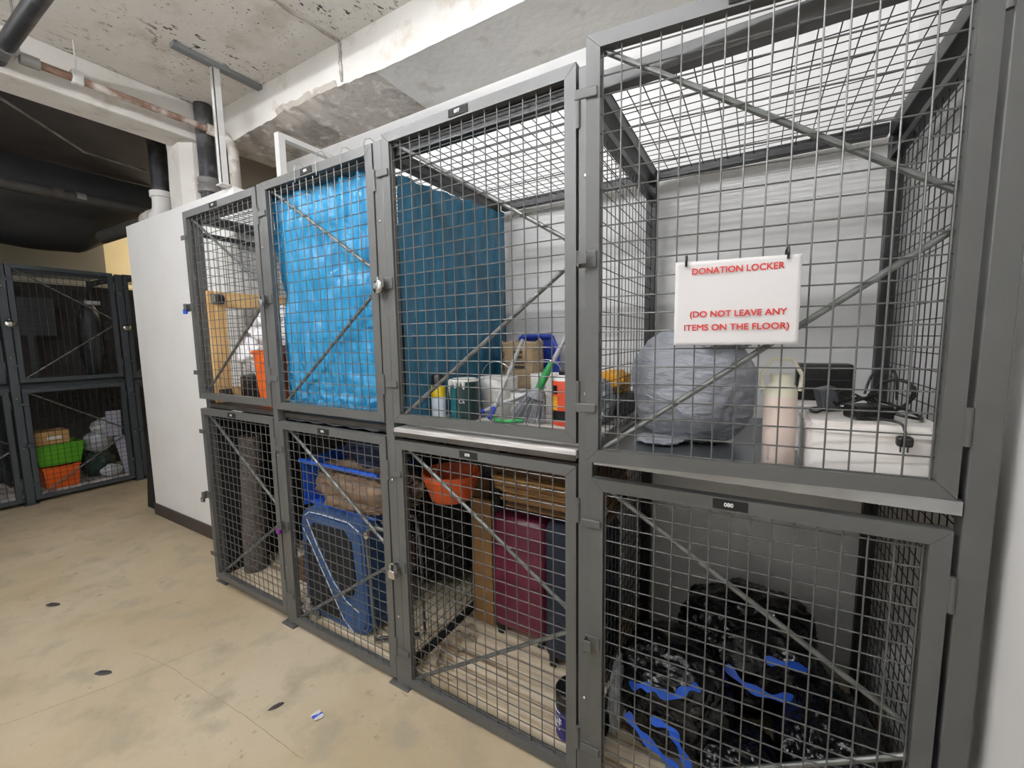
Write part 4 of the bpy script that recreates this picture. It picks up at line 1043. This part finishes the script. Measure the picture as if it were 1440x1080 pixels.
# ------------------------------------------------------------------ lamps of the room, plus added fill tubes
def lamp(x0, x1, y, z, m, label, hw=.1):
    k = thing('fluorescent_light', label, 'light', ((x0+x1)/2, y, z))
    MB().box(x0-.01, x1+.01, y-hw, y+hw, z+.024, z+.05, ch=.004).build('housing', 'housing', k)
    for x in (x0+.01, x1-.01): MB().box(x-.01, x+.01, y-.012, y+.012, z-.016, z+.024).build('holder', 'housing', k)
    for x in (x0+.1, x1-.1): MB().box(x-.005, x+.005, y-.005, y+.005, z+.05, ZC).build('hanger', 'galv', k)
    MB().tube([(x0+.02, y, z), (x1-.02, y, z)], .0125, 12).build('tube', m, k, smooth=True)
lamp(.3, 1.5, -.78, 2.80, 'lampglow', 'single tube ceiling lamp over the corridor, further along')
lamp(1.75, 2.95, -.78, 2.80, 'lampglow', 'single tube ceiling lamp over the corridor, nearest the end wall')
lamp(-2.1, -.95, -1.35, 2.88, 'fillglow_b', 'added fill tube beyond the cross beam, brightening the left wall and floor')  # unseen tube added as fill for the left wall and floor
lamp(.6, 1.8, -1.9, 2.80, 'fillglow_c', 'added fill tube on the far side of the corridor, brightening floor and fronts', .02)  # unseen tube added as fill for the floor, ceiling and locker fronts
lampy = thing('fluorescent_light', 'single tube ceiling lamp lighting the yellow far wall', 'light', (-3.95, 2.3, 2.9))
MB().box(-3.97, -3.93, 1.7, 2.9, 2.96, 2.99, ch=.004).build('housing', 'housing', lampy)
for y in (1.8, 2.8): MB().box(-3.955, -3.945, y-.005, y+.005, 2.99, ZC).build('hanger', 'galv', lampy)
for y in (1.71, 2.89): MB().box(-3.965, -3.935, y-.01, y+.01, 2.88, 2.96).build('holder', 'housing', lampy)
MB().tube([(-3.95, 1.72, 2.9), (-3.95, 2.88, 2.9)], .0125, 10).build('tube', 'lampglow_dim', lampy, smooth=True)

# ------------------------------------------------------------------ world, camera, view
wd = bpy.data.worlds.new('World'); S.world = wd; wd.use_nodes = True
wd.node_tree.nodes['Background'].inputs[0].default_value = (.9, .92, 1, 1); wd.node_tree.nodes['Background'].inputs[1].default_value = .05
cam = bpy.data.cameras.new('camera'); co = bpy.data.objects.new('camera', cam); COL.objects.link(co)
cam.sensor_fit = 'HORIZONTAL'; cam.sensor_width = 36.; cam.lens = CAMF/1440*36.; cam.clip_start = .01
yaw, pitch, roll = CAMR
fw = Vector((math.sin(yaw)*math.cos(pitch), math.cos(yaw)*math.cos(pitch), math.sin(pitch)))
rt = Vector((math.cos(yaw), -math.sin(yaw), 0)); upv = rt.cross(fw)
r2 = rt*math.cos(roll)+upv*math.sin(roll); u2 = -rt*math.sin(roll)+upv*math.cos(roll)
co.matrix_world = Matrix(((r2.x, u2.x, -fw.x, CAMP[0]), (r2.y, u2.y, -fw.y, CAMP[1]), (r2.z, u2.z, -fw.z, CAMP[2]), (0, 0, 0, 1)))
S.camera = co
S.view_settings.view_transform = 'Standard'; S.view_settings.look = 'None'; S.view_settings.gamma = 1; S.view_settings.exposure = 0.53
S.view_settings.use_curve_mapping = False
S.cycles.max_bounces = 8; S.cycles.diffuse_bounces = 5; S.cycles.sample_clamp_indirect = 6
